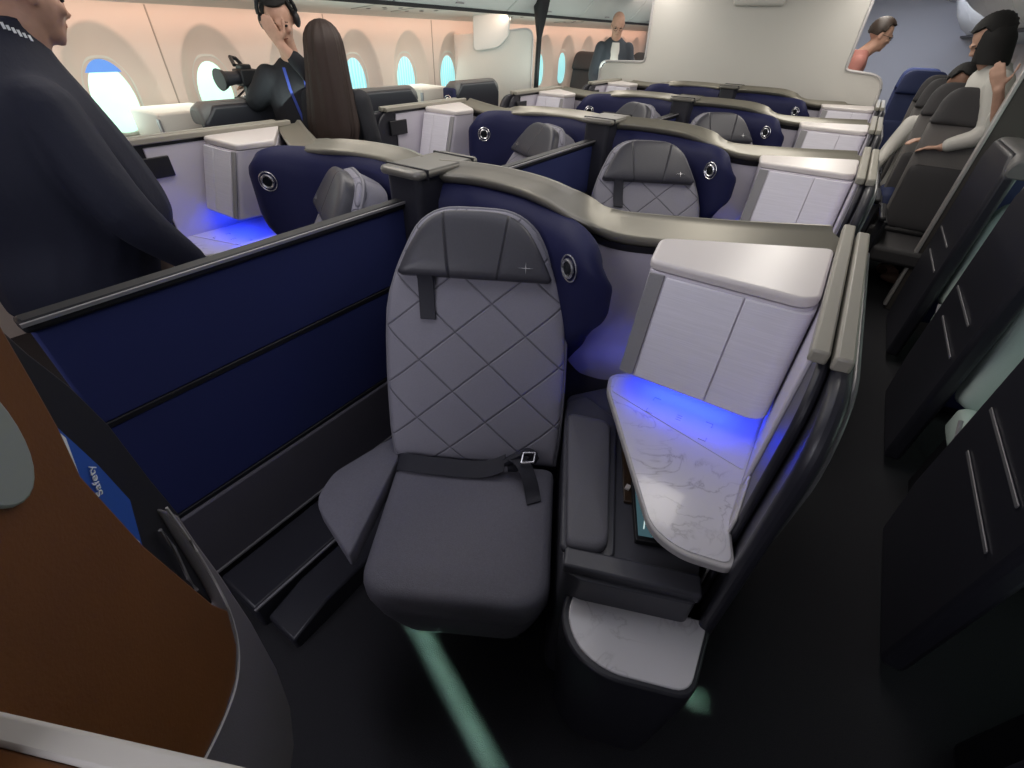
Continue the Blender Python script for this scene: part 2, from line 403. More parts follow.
def make_door(mir, label, group):
    r = root('sliding_door', label, 'door', (.13, 1.2, 0), 0, group, mir)
    prof = [(1.70, .02), (1.70, 1.19)]
    for k in range(8):
        a = k / 7 * math.pi / 2; prof.append((.70 + .14 - .14 * math.sin(a), 1.19 - .14 + .14 * math.cos(a)))
    prof += [(.70, .02)]
    MB().extr([(.124, y, z) for y, z in prof], (.036, 0, 0)).build('door_panel', M_dark, r, bevel=.014, seg=3)
    MB().box(.118, .150, .87, 1.68, 1.185, 1.215).build('door_rail', M_beige, r, bevel=.006)
    po = [(1.66, .55), (1.66, 1.17)]
    for k in range(8):
        a = k / 7 * math.pi / 2; po.append((.72 + .16 - .16 * math.sin(a), 1.185 - .16 + .16 * math.cos(a)))
    po += [(.76, .75)]
    MB().extr([(.154, y, z) for y, z in po], (.016, 0, 0)).build('door_skin', M_shellgrey, r, bevel=.01, seg=3)
    MB().box(.168, .172, 1.0, 1.06, 1.02, 1.03).build('door_latch', M_silver, r)
    return r
def make_cab_fix(m, mir):
    if mir: m.v = [Vector((.06 - (.06 - p.x) * .72, p.y, p.z + .035)) for p in m.v]
    return m
def cabinet_ring(z, grow=0, lid=False):
    t = (1.15 - z) / .32; fy = 1.235 - .10 * t
    base = [(-.338 - grow, fy - grow + .0), (.05, fy - grow), (.078 + grow, fy + .03), (.078 + grow, 1.66), (-.33, 1.44), (-.372 - grow, 1.41)]
    return rnd(base, [.03, .05, .03, .03, .02, .03], 5)
def make_cabinet(mir, label, group):
    r = root('side_cabinet', label, 'cabinet', (-.1, 1.35, .83), 0, group, mir)
    fx = lambda m: make_cab_fix(m, mir)
    fx(MB().loft([[(x, y, z) for x, y in cabinet_ring(z)] for z in (.83, .84, 1.128)])).build('body', M_inner, r, bevel=.003)
    fx(MB().loft([[(x, y, z) for x, y in cabinet_ring(1.15, g)] for z, g in ((1.13, .004), (1.150, .006), (1.158, .0))])).build('lid', M_white, r, bevel=.004, seg=3)
    def fr(x, z, o=0): return (x, 1.235 - .10 * (1.15 - z) / .32 - o, z)
    fx(MB().extr([fr(-.334, .836), fr(-.290, .836), fr(-.290, 1.124), fr(-.334, 1.124)], (0, -.007, 0))).build('speaker_grille', M_grille, r, bevel=.002)
    fx(MB().extr([fr(-.284, .838), fr(-.078, .838), fr(-.078, 1.122), fr(-.284, 1.122)], (0, -.009, 0))).build('cabinet_door', M_lav, r, bevel=.002)
    o_ = MB(); rows = []
    for z in (.838, 1.122):
        b = fr(0, z)[1]
        rows.append([(-.074, b + .01, z), (-.074, b - .009, z), (.040, b - .009, z), (.062, b - .003, z), (.078, b + .012, z), (.085, b + .035, z), (.087, b + .09, z), (.07, b + .09, z), (.03, b + .03, z)])
    fx(o_.grid(rows, True, True, True)).build('cabinet_door', M_lav, r, bevel=.002)
    fx(MB().box(-.30, .05, 1.19, 1.21, .822, .832)).build('light_strip', M_blueglow, r)
    return r
def make_table(mir, label, group):
    r = root('side_table', label, 'table', (-.05, 1.0, .75), 0, group, mir)
    ol = rnd([(-.385, 1.21), (-.362, 1.135), (-.055, .705), (.02, .683), (.135, .712), (.100, .82), (.092, 1.45), (-.28, 1.31)], [.03, .03, .10, .05, .03, .03, .01, .05], 6)
    MB().prism(ol, .725, .748).build('table_rim', M_rim, r, bevel=.006, seg=3)
    c = (-.1, 1.0)
    inn = [(c[0] + (x - c[0]) * .955, c[1] + (y - c[1]) * .965) for x, y in ol]
    MB().prism(inn, .744, .7505).build('marble_top', M_marble, r, bevel=.001)
    ch = [(-.355, 1.20), (-.34, 1.125), (.082, 1.02), (.082, 1.42), (-.25, 1.29)]
    chg = MB().prism(rnd(ch, [.02, .01, .01, .01, .03]), .7505, .7525).build('charging_area', mat('charging_surface', (.62, .60, .66), .35), r, bevel=.0006)
    for (cx, cy, sx, sy) in ((-.215, 1.175, -1, 1), (-.215, 1.095, -1, -1), (-.03, 1.155, 1, 1), (-.03, 1.07, 1, -1)):
        k = MB(); k.tube([(cx - sx * .02, cy, .7528), (cx, cy, .7528), (cx, cy - sy * .016, .7528)], .0011, 5); k.build('charging_mark', M_dsilver, chg)
    k = MB()
    for a in (-.006, .0, .006): k.tube([(-.13, 1.125 + a * 1.8, .7528), (-.115, 1.125 + a * 1.8, .7528)], .0008, 5)
    k.build('charging_mark', M_dsilver, chg)
    MB().box(-.10, .04, .86, 1.30, .60, .726).build('table_arm', M_cons, r, bevel=.01)
    return r
def make_console(mir, label, group):
    r = root('armrest_console', label, 'console', (-.1, 1.0, 0), 0, group, mir)
    body = [(-.52, 1.20), (-.475, 1.09), (-.205, .585), (-.15, .59), (.10, .69), (.045, .95), (.045, 1.60), (-.40, 1.36)]
    MB().prism(rnd(body, [.03, .03, .03, .01, .02, .01, .01, .02]), 0, .595).build('console_body', M_cons, r, bevel=.008)
    rim = rnd([(-.205, .583), (.105, .70), (.085, .755), (-.225, .635)], .01)
    MB().prism(rim, .585, .622).build('front_lip', M_cons, r, bevel=.012, seg=3)
    # raised surround and armrest pad
    pl = rnd([(-.50, 1.15), (-.475, 1.09), (-.235, .625), (-.105, .675), (-.315, 1.165), (-.46, 1.22)], [.03, .02, .02, .03, .03, .02])
    MB().prism(pl, .59, .612).build('armrest_surround', M_cons, r, bevel=.006)
    pp = rnd([(-.462, 1.085), (-.222, .63), (-.125, .672), (-.325, 1.13)], [.03, .02, .05, .04])
    cc = (-.285, .88)
    MB().loft([[(cc[0] + (x - cc[0]) * a, cc[1] + (y - cc[1]) * a, z) for x, y in pp] for a, z in ((1, .60), (1, .624), (.97, .631), (.9, .634), (.1, .634))]).build('armrest_pad', M_pad, r, ang=70)
    # wooden inlay with its small latch, and the tilted control screen
    w = MB().prism([(-.285, 1.14), (-.16, .865), (-.10, .89), (-.22, 1.16)], .594, .606).build('wood_inlay', M_wood, r, bevel=.002)
    MB().box(-.176, -.163, .905, .922, .606, .613).build('small_catch', M_white, w)
    MB().box(-.268, -.256, 1.09, 1.105, .606, .616).build('small_catch', M_white, w)
    q = [Vector(v) for v in ((-.168, .93, .628), (-.085, .76, .612), (.01, .80, .614), (-.06, .97, .630))]
    bz = MB().extr(q, (0, 0, -.02)).build('screen_bezel', M_black, r, bevel=.003)
    cq = sum(q, Vector()) / 4
    sm = bpy.data.materials.get('screen_glow') or mat('screen_glow', (.02, .05, .05), .2, emis=(.05, .10, .12), estr=.8)
    s_ = MB().extr([cq + (v - cq) * .86 + Vector((0, 0, .0012)) for v in q], (0, 0, .0005)).build('control_screen', sm, bz)
    ic = mat('icon_glow', (.4, .5, .5), .3, emis=(.5, .62, .6), estr=1.0)
    def sp(u, v): return (q[0] * (1 - u) + q[3] * u) * (1 - v) + (q[1] * (1 - u) + q[2] * u) * v + Vector((0, 0, .003))
    k = MB()
    k.tube([sp(.16, .16), sp(.16, .36)], .0012, 5); k.tube([sp(.38, .20), sp(.50, .20)], .0012, 5); k.tube([sp(.44, .14), sp(.44, .27)], .0012, 5)
    k.build('screen_icon', ic, s_)
    k = MB(); k.tube([sp(.42, .50), sp(.36, .56), sp(.34, .66), sp(.26, .68), sp(.22, .82)], .0018, 5); k.build('screen_icon', ic, s_)
    # low front tray with marble
    tr = rnd([(-.185, .615), (-.172, .53), (-.11, .47), (-.02, .462), (.165, .535), (.155, .735), (.0, .68)], [.01, .04, .05, .05, .04, .02, 0], 5)
    c2 = (-.01, .59)
    MB().loft([[(c2[0] + (x - c2[0]) * a, c2[1] + (y - c2[1]) * a, z) for x, y in tr] for a, z in ((.86, 0), (.92, .15), (1, .40), (1.0, .497))]).build('tray_housing', M_dark, r, bevel=.006)
    MB().prism([(c2[0] + (x - c2[0]) * .92 + .002, c2[1] + (y - c2[1]) * .90 + .004) for x, y in tr], .49, .502).build('marble_tray', M_marble, r, bevel=.003)
    return r

def make_divider(y0=0):
    r = root('privacy_divider', 'x', 'divider', (CX, .7, 0), 0, 'privacy dividers between the paired seats')
    MB().box(-1.325, -1.275, .11, 1.30, 1.118, 1.148).build('top_rail', M_black, r, bevel=.008)
    MB().box(-1.275, -1.268, .11, 1.27, 1.138, 1.146).build('rail_highlight', M_dsilver, r)
    MB().box(-1.315, -1.285, .12, 1.30, .845, 1.12).build('upper_screen', M_bluefab, r, bevel=.006)
    MB().box(-1.318, -1.282, .12, 1.30, .828, .846).build('middle_rail', M_black, r, bevel=.003)
    MB().box(-1.315, -1.285, .12, 1.30, .455, .83).build('lower_screen', M_bluefab, r, bevel=.006)
    MB().box(-1.32, -1.28, .12, 1.30, .438, .456).build('lower_rail', M_black, r, bevel=.003)
    MB().box(-1.33, -1.27, .12, 1.36, .15, .44).build('base_panel', M_greyfab, r, bevel=.006)
    MB().box(-1.272, -1.264, .12, 1.2, .143, .151).build('base_trim', M_dsilver, r)
    MB().box(-1.325, -1.275, .12, 1.36, 0, .145).build('plinth', M_black, r, bevel=.004)
    return r
def make_post():
    r = root('centre_post', 'x', 'post', (CX, 1.4, 0), 0, 'capped posts between the paired seats')
    MB().prism(rnd([(-1.355, 1.21), (-1.195, 1.21), (-1.195, 1.50), (-1.355, 1.50)], .03), 0, 1.236).build('post_body', M_dark, r, bevel=.006)
    MB().prism(rnd([(-1.37, 1.19), (-1.175, 1.19), (-1.175, 1.54), (-1.37, 1.54)], .03), 1.230, 1.258).build('post_cap', mat('cap_grey', (.19, .18, .16), .35, metal=.3), r, bevel=.012, seg=3)
    for y in (1.235, 1.49): MB().box(-1.373, -1.172, y, y + .010, 1.226, 1.262).build('cap_seam', M_black, r, bevel=.002)
    return r
def make_footwell(mir, label, group):
    r = root('footwell_ledge', label, 'ledge', (-1.1, .5, 0), 0, group, mir)
    MB().box(-1.26, -1.06, .14, .95, 0, .13).build('footwell_box', M_dark, r, bevel=.01)
    MB().box(-1.062, -1.054, .14, .95, .118, .126).build('footwell_trim', M_dsilver, r)
    m = MB(); m.extr([(-1.05, .16, .0), (-1.05, .80, .0), (-1.05, .80, .10), (-1.05, .30, .10), (-1.05, .16, .06)], (.14, 0, 0)); m.build('track_cover', M_dark, r, bevel=.008)
    return r

rowname = ['in the front row', 'in the second row', 'in the third row', 'in the last row']
protos = []
def sidetxt(mir): return 'on the left aisle side' if mir else 'on the right aisle side'
G = {'seat': 'seats of the paired middle suites', 'shell': 'shells of the paired middle suites', 'door': 'doors of the middle suites', 'cab': 'white side cabinets of the middle suites', 'tab': 'marble side tables of the middle suites', 'con': 'armrest consoles of the middle suites', 'foot': 'low footwell ledges beside the dividers'}
TXT = {'seat': 'grey quilted seat with dark star headrest {}, {}', 'shell': 'curved navy and bronze grey suite shell {}, {}', 'door': 'dark sliding suite door with beige rail {}, {}',
       'cab': 'white wedge cabinet with two laminate doors {}, {}', 'tab': 'white marble side table under the cabinet {}, {}', 'con': 'charcoal armrest console with marble tray {}, {}', 'foot': 'low dark footwell ledge by the divider {}, {}'}
for mir in (False, True):
    for key, fn in (('seat', make_seat), ('shell', make_shell), ('door', make_door), ('cab', make_cabinet), ('tab', make_table), ('con', make_console), ('foot', make_footwell)):
        if key == 'foot' and mir: continue
        o = fn(mir, TXT[key].format(rowname[0], sidetxt(mir)), G[key])
        for k in (1, 2, 3):
            if key in ('foot',) : continue
            if key in ('tab', 'con') and (k > 1 or mir): continue
            if key == 'seat' and k == 3: continue
            c = copy_tree(o, (1.55 if key == 'seat' else PITCH) * k); c['label'] = TXT[key].format(rowname[k], sidetxt(mir))
CUR['mir'] = False
dv = make_divider(); dv['label'] = 'long navy privacy divider with black rails left of the nearest grey seat'
dd = ['', 'navy privacy divider just behind the front row, its top corner showing', 'navy privacy divider between the two seats of the third row']
for k in (1, 2):
    c = copy_tree(dv, PITCH * k); c['label'] = dd[k]
ps = make_post(); ps['label'] = 'dark capped post behind the left shoulder of the nearest grey seat'
for k in (1, 2, 3):
    c = copy_tree(ps, PITCH * k); c['label'] = 'dark capped post joining the two navy shells ' + rowname[k]

# ------------------------------------------------------------------ setting
def struct(name, m_, mt, **k):
    o = m_.build(name, mt, None, raw=True, **k); o['kind'] = 'structure'; return o
struct('floor', MB().box(-4.3, 1.9, -2.2, 16, -.05, 0), M_carpet)
WC = [1.44 + .668 * k for k in range(-3, 18)]
def wallmesh(x0, sgn):
    m = MB(); rows = []; ny = 0
    ys = [-2.2 + .05 * i for i in range(54)] + [.5 + .0135 * i for i in range(1, 445)] + [6.5 + .03 * i for i in range(1, 320)]; zs = [.0, .3, .6] + [.7 + .0135 * j for j in range(78)]
    for y in ys:
        c = min(WC, key=lambda a: abs(a - y)); row = []
        for z in zs:
            x = x0 + (.0 if z < 1.0 else -sgn * .10 * ((z - 1.0) / .7) ** 2 * 0)
            rr = ((y - c) / .255) ** 2 + ((z - 1.20) / .42) ** 2
            d = .10 * (1 - rr ** 1.8) if rr < 1 else 0
            row.append((x + sgn * d, y, z))
        rows.append(row)
    return m.grid(rows)
struct('wall_left', wallmesh(-4.0, -1), M_wall, ang=40)
struct('wall_right', wallmesh(1.55, 1), M_wall, ang=40)
def pane_mat():
    m = mat('window_daylight', (.3, .5, .5), .2, emis=(.60, 1.0, .86), estr=.85)
    n = m.node_tree; b = n.nodes['Principled BSDF']
    tc = n.nodes.new('ShaderNodeTexCoord'); sp = n.nodes.new('ShaderNodeSeparateXYZ'); n.links.new(tc.outputs['Object'], sp.inputs[0])
    w = n.nodes.new('ShaderNodeTexWave'); w.inputs['Scale'].default_value = 9; w.inputs['Distortion'].default_value = 1.5; w.bands_direction = 'Y'
    n.links.new(tc.outputs['Object'], w.inputs['Vector'])
    rp = n.nodes.new('ShaderNodeValToRGB'); rp.color_ramp.elements[0].color = (.12, .55, .72, 1); rp.color_ramp.elements[1].color = (.50, .98, .92, 1)
    n.links.new(w.outputs['Fac'], rp.inputs[0]); n.links.new(rp.outputs[0], b.inputs['Emission Color'])
    return m
M_pane2 = pane_mat()
M_pane1 = mat('window_daylight_mint', (.5, .7, .6), .2, emis=(.58, .95, .78), estr=.95)
M_pane3 = mat('window_blue_shade', (.1, .2, .5), .3, emis=(.06, .22, .62), estr=.9)
M_frame = mat('window_frame', (.62, .66, .62), .35)
def oval(c, a, b, n=40, e=2.5):
    out = []
    for k in range(n):
        t = 2 * math.pi * k / n; ct, st = math.cos(t), math.sin(t)
        out.append((c[0] + a * math.copysign(abs(ct) ** (2 / e), ct), c[1] + b * math.copysign(abs(st) ** (2 / e), st)))
    return out
wn = 0
for side, x0, sg in (('left', -4.0, -1), ('right', 1.55, 1)):
    for i, y in enumerate(WC):
        if side == 'left' and (y < .9 or y > 9.6): continue
        if side == 'right' and (y > 9): continue
        wn += 1
        o1 = oval((y, 1.23), .135, .205)
        xx = x0 + sg * .088
        r0 = MB(); 
        rows = [[(xx + sg * .03, *p) for p in oval((y, 1.23), .150, .222)], [(xx - sg * .006, *p) for p in oval((y, 1.23), .150, .222)], [(xx - sg * .006, *p) for p in oval((y, 1.23), .138, .208)], [(xx + sg * .02, *p) for p in o1]]
        r0.grid(rows, True)
        fr = r0.build('window_%d' % wn, M_frame, None, raw=True); fr['kind'] = 'structure'
        p = MB().extr([(xx + sg * .004, *q) for q in o1], (sg * .006, 0, 0)).build('window_pane', (M_pane1 if i < 5 else M_pane2) if side == 'left' else M_pane1, fr, raw=True, smooth=False)
        if side == 'left' and abs(y - 1.44) < .1:
            MB().extr([(xx, *q) for q in oval((y, 1.23), .134, .204) if q[1] > 1.36], (-sg * -.003, 0, 0)).build('window_shade', M_pane3, fr, raw=True, smooth=False)
# bins / lit cove
def sweep(prof, y0, y1): return MB().grid([[(x, y0, z) for x, z in prof], [(x, y1, z) for x, z in prof]])
struct('ceiling', sweep([(-3.0, 2.22), (-2.7, 2.30), (-1.2, 2.36), (.3, 2.30), (.6, 2.22)], -2.2, 16), M_ceil)
for x0, s_, nm in ((-4.0, 1, 'left'), (1.55, -1, 'right')):
    struct('trim_1' if s_ > 0 else 'trim_2', sweep([(x0, 1.715), (x0 + s_ * .06, 1.745), (x0 + s_ * .62, 1.80)], -2.2, 16), M_bin)
    struct('trim_3' if s_ > 0 else 'trim_4', sweep([(x0 + s_ * .62, 1.80), (x0 + s_ * .63, 1.775), (x0 + s_ * .66, 1.775), (x0 + s_ * .665, 1.80)], -2.2, 16), M_black)
    g = 'overhead bins along the %s side' % nm
    for k in range(7):
        y0 = .2 + k * 1.55
        r = root('overhead_bin', 'x', 'bin', (x0 + s_ * .66, y0, 1.8), 0, g)
        MB().grid([[(x0 + s_ * a, y, z) for a, z in ((.665, 1.80), (.78, 1.88), (.90, 2.02), (1.0, 2.22), (.5, 2.22), (.5, 1.82))] for y in (y0 + .006, y0 + 1.54)], True, True, True).build('bin_body', M_ceil, r, bevel=.01)
        MB().box(x0 + s_ * .70 - .02, x0 + s_ * .70 + .02, y0 + .7, y0 + .8, 1.822, 1.832).build('bin_latch', M_dsilver, r)
        r['label'] = 'cream overhead bin along the %s side of the cabin' % nm
# service panels under the left bins
for k, y in enumerate((1.0, 2.35, 3.5, 3.95, 5.4, 6.9)):
    r = root('reading_light_panel', 'grey service panel with round lights under the left overhead bins', 'light panel', (-3.65, y, 1.77), 0, 'service panels under the left bins')
    MB().extr([(-3.85, y - .2, 1.760), (-3.45, y - .2, 1.797), (-3.45, y + .2, 1.797), (-3.85, y + .2, 1.760)], (0, 0, -.012)).build('panel', mat('psu_grey', (.30, .33, .31), .4), r, bevel=.004)
    for a in range(4):
        px, py = -3.74 + .09 * (a % 2) + .02 * a, y - .11 + .075 * a
        MB().ell((px, py, 1.757 + (px + 3.85) * .09), (.035, .035, .012), 12, 6).build('light', M_black, r)
# wall seams are small trims
for y in (1.78, 3.12, 4.45):
    struct('trim_%d' % (5 + int(y)), MB().box(-4.0, -3.996, y - .004, y + .004, .7, 1.71), mat('seam', (.35, .32, .28), .6))

# main bulkhead
struct('wall_back', MB().box(-4.3, 1.9, 12.0, 12.1, 0, 2.4), mat('far_wall', (.60, .62, .68), .6))
yb = 6.5
def bulk(poly, y, t, name, lab):
    r = root('bulkhead_partition', lab, 'partition', (sum(p[0] for p in poly) / len(poly), y, 0), 0)
    MB().extr([(x, y, z) for x, z in poly], (0, t, 0)).build('partition_panel', M_bulk, r, bevel=.01, seg=3)
    return r
pl = rnd([(-3.0, 0), (.07, 0), (.07, 1.405), (-.30, 1.435), (-.30, 2.29), (-2.45, 2.29), (-2.42, 1.40), (-3.0, 1.38)], [0, 0, .15, .04, 0, 0, .04, .15], 6)
rb = bulk(pl, yb, .05, 'b', 'wide cream bulkhead with rounded shoulders behind the last middle row')
MB().box(-1.55, -1.05, yb - .05, yb, 1.925, 2.2).build('screen_housing', M_bulk, rb, bevel=.03, seg=3)
m = MB(); pp = [(-3.0, .3), (-3.0, 1.24)] + [(p[0], p[1]) for p in rnd([(-3.0, 1.2), (-3.0, 1.38), (-2.42, 1.40), (-2.45, 2.29)], [0, .15, .04, 0], 6)[1:-1]] + [(-2.45, 2.29)]
m.tube([(x, yb - .004, z) for x, z in pp], .014, 6); m.build('edge_trim', M_rim, rb)
pp = [(p[0], p[1]) for p in rnd([(.07, .8), (.07, 1.405), (-.30, 1.435), (-.30, 2.29)], [0, .15, .04, 0], 6)]
m = MB(); m.tube([(x, yb - .004, z) for x, z in pp], .014, 6); m.build('edge_trim', M_rim, rb)
# left cabin partition, upper lighter part and black curtain strap
r = root('cabin_partition', 'cream cabin partition with raised upper panel by the left windows', 'partition', (-3.6, 5.0, 0), 0)
d_ = Vector((.78, .42, 0)).normalized(); P0 = Vector((-3.98, 4.78, 0)); L_ = .86
def pw(a, z): return P0 + d_ * a + Vector((0, 0, z))
po = rnd([(0, 0), (L_, 0), (L_, 1.68), (.30, 1.62), (0, 1.60)], [0, 0, .10, 0, 0], 6)
MB().extr([pw(a, z) for a, z in po], (-.03, .05, 0)).build('partition_panel', M_bulk, r, bevel=.01, seg=3)
po = rnd([(.22, 1.46), (.50, 1.50), (.60, 1.60), (.62, 1.85), (.22, 1.85)], [.06, .06, .02, .01, .01], 5)
MB().extr([pw(a, z) + Vector((.02, -.04, 0)) for a, z in po], (-.02, .05, 0)).build('upper_panel', M_ceil, r, bevel=.006)
m = MB(); m.tube([pw(a, z) + Vector((.003, -.003, 0)) for a, z in [(L_, .4)] + rnd([(L_, .5), (L_, 1.68), (.40, 1.63)], [0, .10, 0], 6)[1:]], .010, 6); m.build('edge_trim', M_rim, r)
r = root('gathered_curtain', 'narrow black gathered curtain hanging at the left aisle opening', 'curtain', (-3.2, 5.2, 0), 0)
m = MB(); rows = []
for k in range(15):
    z = 2.2 - k * .12; w_ = .05 + .05 * max(0, 1 - abs(z - 1.95) / .25) if z > 1.7 else .028
    rows.append([(-3.20 + .02 * (z - 1) + w_ * math.cos(a) * (1 + .15 * math.cos(5 * a)), 5.26 + w_ * .7 * math.sin(a), z) for a in [2 * math.pi * j / 16 for j in range(16)]])
m.grid(rows, True, True, True).build('curtain_cloth', M_black, r)

# ------------------------------------------------------------------ outer suites (window seats)
def outer_suite(side, y0, label, grp, seat=True, lamp=True):
    sg = -1 if side == 'left' else 1; xa = -3.29 if side == 'left' else .70
    r = root('window_suite', label, 'suite', (xa + sg * .2, y0 + .35, 0), 0, grp)
    prof = [(y0, .05), (y0 + .62, .05), (y0 + .68, .3), (y0 + .70, 1.14), (y0 + .62, 1.235), (y0 + .08, 1.235), (y0, 1.15)]
    MB().extr([(xa, y, z) for y, z in prof], (sg * .07, 0, 0)).build('aisle_panel', M_dark, r, bevel=.02, seg=3)
    for z in (.60, .73): MB().box(xa - sg * .004 - .002, xa - sg * .004 + .002, y0 + (.07 if z < .7 else .13), y0 + (.52 if z < .7 else .60), z - .006, z + .006).build('silver_trim', M_dsilver, r, bevel=.001)
    m = MB(); q = rnd([(xa + sg * .0, 1.16), (xa + sg * .16, 1.16), (xa + sg * .15, 1.25), (xa + sg * .02, 1.25)], .04, 4)
    m.grid([[(x, y, z - (.03 if y in (y0, y0 + .70) else 0)) for x, z in q] for y in (y0, y0 + .05, y0 + .65, y0 + .70)], True, True, True).build('quilted_top', M_quilt, r, bevel=.01)
    MB().extr([(xa + sg * .07, y0 + .52, .1), (xa + sg * .60, y0 + .66, .1), (xa + sg * .60, y0 + .66, 1.19), (xa + sg * .07, y0 + .52, 1.22)], (0, .05, 0)).build('back_panel', M_blue, r, bevel=.01)
    return r
def outer_seat(side, y0, label, grp, fab):
    sg = -1 if side == 'left' else 1; xa = -3.29 if side == 'left' else .70
    r = root('window_armchair', label, 'seat', (xa + sg * .32, y0 + .2, 0), 0, grp)
    cx = xa + sg * .32
    def pd(x0, x1, y_0, y_1, z0, z1, nm, mt, rr=.05):
        c = rnd([(x0, y_0), (x1, y_0), (x1, y_1), (x0, y_1)], rr)
        mx_, my_ = (x0 + x1) / 2, (y_0 + y_1) / 2
        MB().loft([[(mx_ + (x - mx_) * a, my_ + (y - my_) * a, z) for x, y in c] for a, z in ((.96, z0), (1, z0 + .02), (1, z1 - .02), (.96, z1 - .004), (.85, z1))]).build(nm, mt, r, ang=70)
    pd(cx - .23, cx + .23, y0 - .45, y0 + .02, .34, .46, 'seat_cushion', fab)
    m = MB(); o = rnd([(-.23, 0), (.23, 0), (.22, .50), (.17, .62), (-.17, .62), (-.22, .50)], .06)
    fn = lambda u, w, t: (cx + u, y0 + .02 + w * .33 + t * .93, .44 + w * .93 - t * .33)
    pad(o, fn, .03, .10).build('backrest', fab, r, ang=70)
    pad(rnd([(-.16, .50), (.16, .50), (.17, .66), (-.17, .66)], .05), lambda u, w, t: fn(u, w, t - .035), .025, .03).build('headrest', M_econ, r, ang=70)
    MB().box(cx - .2, cx + .2, y0 - .40, y0, .0, .34).build('seat_base', M_black, r, bevel=.02)
    for k in range(3):
        m = MB(); xx = xa + sg * (.02 + .05 * k)
        m.tube([tuple(p) for p in spline([(xx, y0 - .30 + .02 * k, .56 - .03 * k), (xx, y0 - .40 + .02 * k, .50 - .03 * k), (xx, y0 - .44 + .02 * k, .40 - .03 * k), (xx + sg * .04, y0 - .42, .30 - .03 * k)], 4)], .008, 6)
        m.build('side_trim', M_dsilver, r)
    return r
GW = 'window suites along the left wall'; GR = 'dark suites across the right aisle'
outer_suite('left', .40, 'window suite shell hidden mostly behind the man in navy jacket', GW)
outer_suite('left', 1.57, 'quilted charcoal window suite shell under the black camera, nearest on the left', GW)
outer_suite('left', 2.74, 'quilted charcoal window suite shell right of the long haired woman', GW)
outer_suite('left', 3.97, 'quilted charcoal window suite shell just before the left cream partition', GW)
for y, n_ in ((1.20, 'nearest'), (2.32, 'second'), (3.43, 'third')):
    outer_suite('right', y, 'dark window suite panel with two silver strips across the right aisle, %s' % n_, GR)
outer_suite('right', .08, 'dark window suite panel at the lower right edge of the frame', GR)
for y, n_ in ((1.10, 'nearest'), (2.27, 'second'), (3.40, 'third')):
    oo = outer_seat('right', y, 'window seat in painted mint daylight glimpsed behind dark panels across the right aisle, %s' % n_, 'window seats across the right aisle', M_mintlit)
    if y < 1.2: oo.location.x += .09
# lamp rings on the left shells and cream window consoles
for y, n_ in ((1.55, 'left of the black camera'), (3.92, 'below the last left window')):
    r = root('window_console', 'cream side console beside the window, ' + n_, 'console', (-3.85, y, 0), 0, 'cream consoles beside the left windows')
    MB().prism(rnd([(-3.99, y - .1), (-3.60, y - .1), (-3.60, y + .3), (-3.99, y + .3)], .03), 0, 1.18).build('console_body', M_ivory, r, bevel=.012)
    MB().box(-3.62, -3.590, y - .11, y - .098, .5, 1.15).build('console_seam', M_dsilver, r)
for y in (2.74, 3.97):
    r = root('wing_lamp_panel', 'small navy end panel with ringed lamp on the %s window suite' % ('middle left' if y < 3 else 'far left'), 'panel', (-3.4, y - .02, 0), 0, 'ringed lamp panels on the left window suites')
    MB().box(-3.44, -3.29, y - .045, y - .005, .0, 1.20).build('navy_pad', M_blue, r, bevel=.02, seg=3)
    for rr, t in ((.05, .004), (.03, .007)):
        MB().tube([(-3.365 + rr * math.cos(a), y - .05, 1.09 + rr * math.sin(a)) for a in [k * math.pi / 10 for k in range(21)]], t, 6).build('lamp_ring', M_silver, r)

# class divider across the right aisle: dark panel with a bright edge
r = root('class_divider', 'tall dark divider with a bright silver front edge across the right aisle', 'partition', (1.1, 4.35, 0), 0)
MB().box(.712, 1.54, 4.33, 4.37, 0, 1.62).build('divider_panel', mat('divider_brown', (.07, .06, .055), .6), r, bevel=.005)
MB().box(.69, .712, 4.32, 4.38, .03, 1.62).build('edge_trim', mat('bright_edge', (.55, .53, .52), .35, metal=.3), r, bevel=.004)

# economy style seats beyond
def aisle_seat(x, y, label, grp, fab, fl, h=1.0, s_=1):
    r = root('passenger_chair', label, 'seat', (x, y, 0), 0, grp)
    fn = lambda u, w, t: (x + u, y + w * .20 + t * .98, .50 + w * 1.0 - t * .2)
    o = rnd([(-.22, 0), (.22, 0), (.22, .80), (-.22, .80)], .06)
    pad(o, fn, .02, .09).build('backrest', fl, r, ang=70)
    pad(rnd([(-.225, .70), (.225, .70), (.20, .93), (-.20, .93)], [.03, .03, .10, .10], 6), lambda u, w, t: fn(u, w, t - .03), .03, .09).build('headrest', fab, r, ang=70)
    pad(rnd([(-.21, .0), (.21, .0), (.21, .44), (-.21, .44)], .05), lambda u, w, t: fn(u, w, t - .02), .02, .03).build('lumbar_pad', fab, r, ang=70)
    MB().prism(rnd([(x - .22, y - .45), (x + .22, y - .45), (x + .22, y + .03), (x - .22, y + .03)], .04), .34, .46).build('seat_cushion', fab, r, bevel=.03, seg=3)
    for s2 in (-1, 1): MB().box(x + s2 * .245 - .022, x + s2 * .245 + .022, y - .36, y + .10, .60, .64).build('armrest', M_black, r, bevel=.012)
    for s2 in (-1, 1): MB().box(x + s2 * .22 - .012, x + s2 * .22 + .012, y - .40, y + .05, .0, .62).build('side_frame', M_black, r, bevel=.006)
    return r
aisle_seat(.66, 4.75, 'dark cabin seat with grey back panel, nearest past the silver edged divider', 'dark cabin seats past the divider', M_econ, M_econl)
aisle_seat(.62, 5.30, 'dark cabin seat second past the silver edged divider, below the white jacket', 'dark cabin seats past the divider', M_econ, M_econl)
aisle_seat(.60, 5.95, 'dark cabin seat third past the divider, carrying the seated passenger', 'dark cabin seats past the divider', M_econ, M_econl)
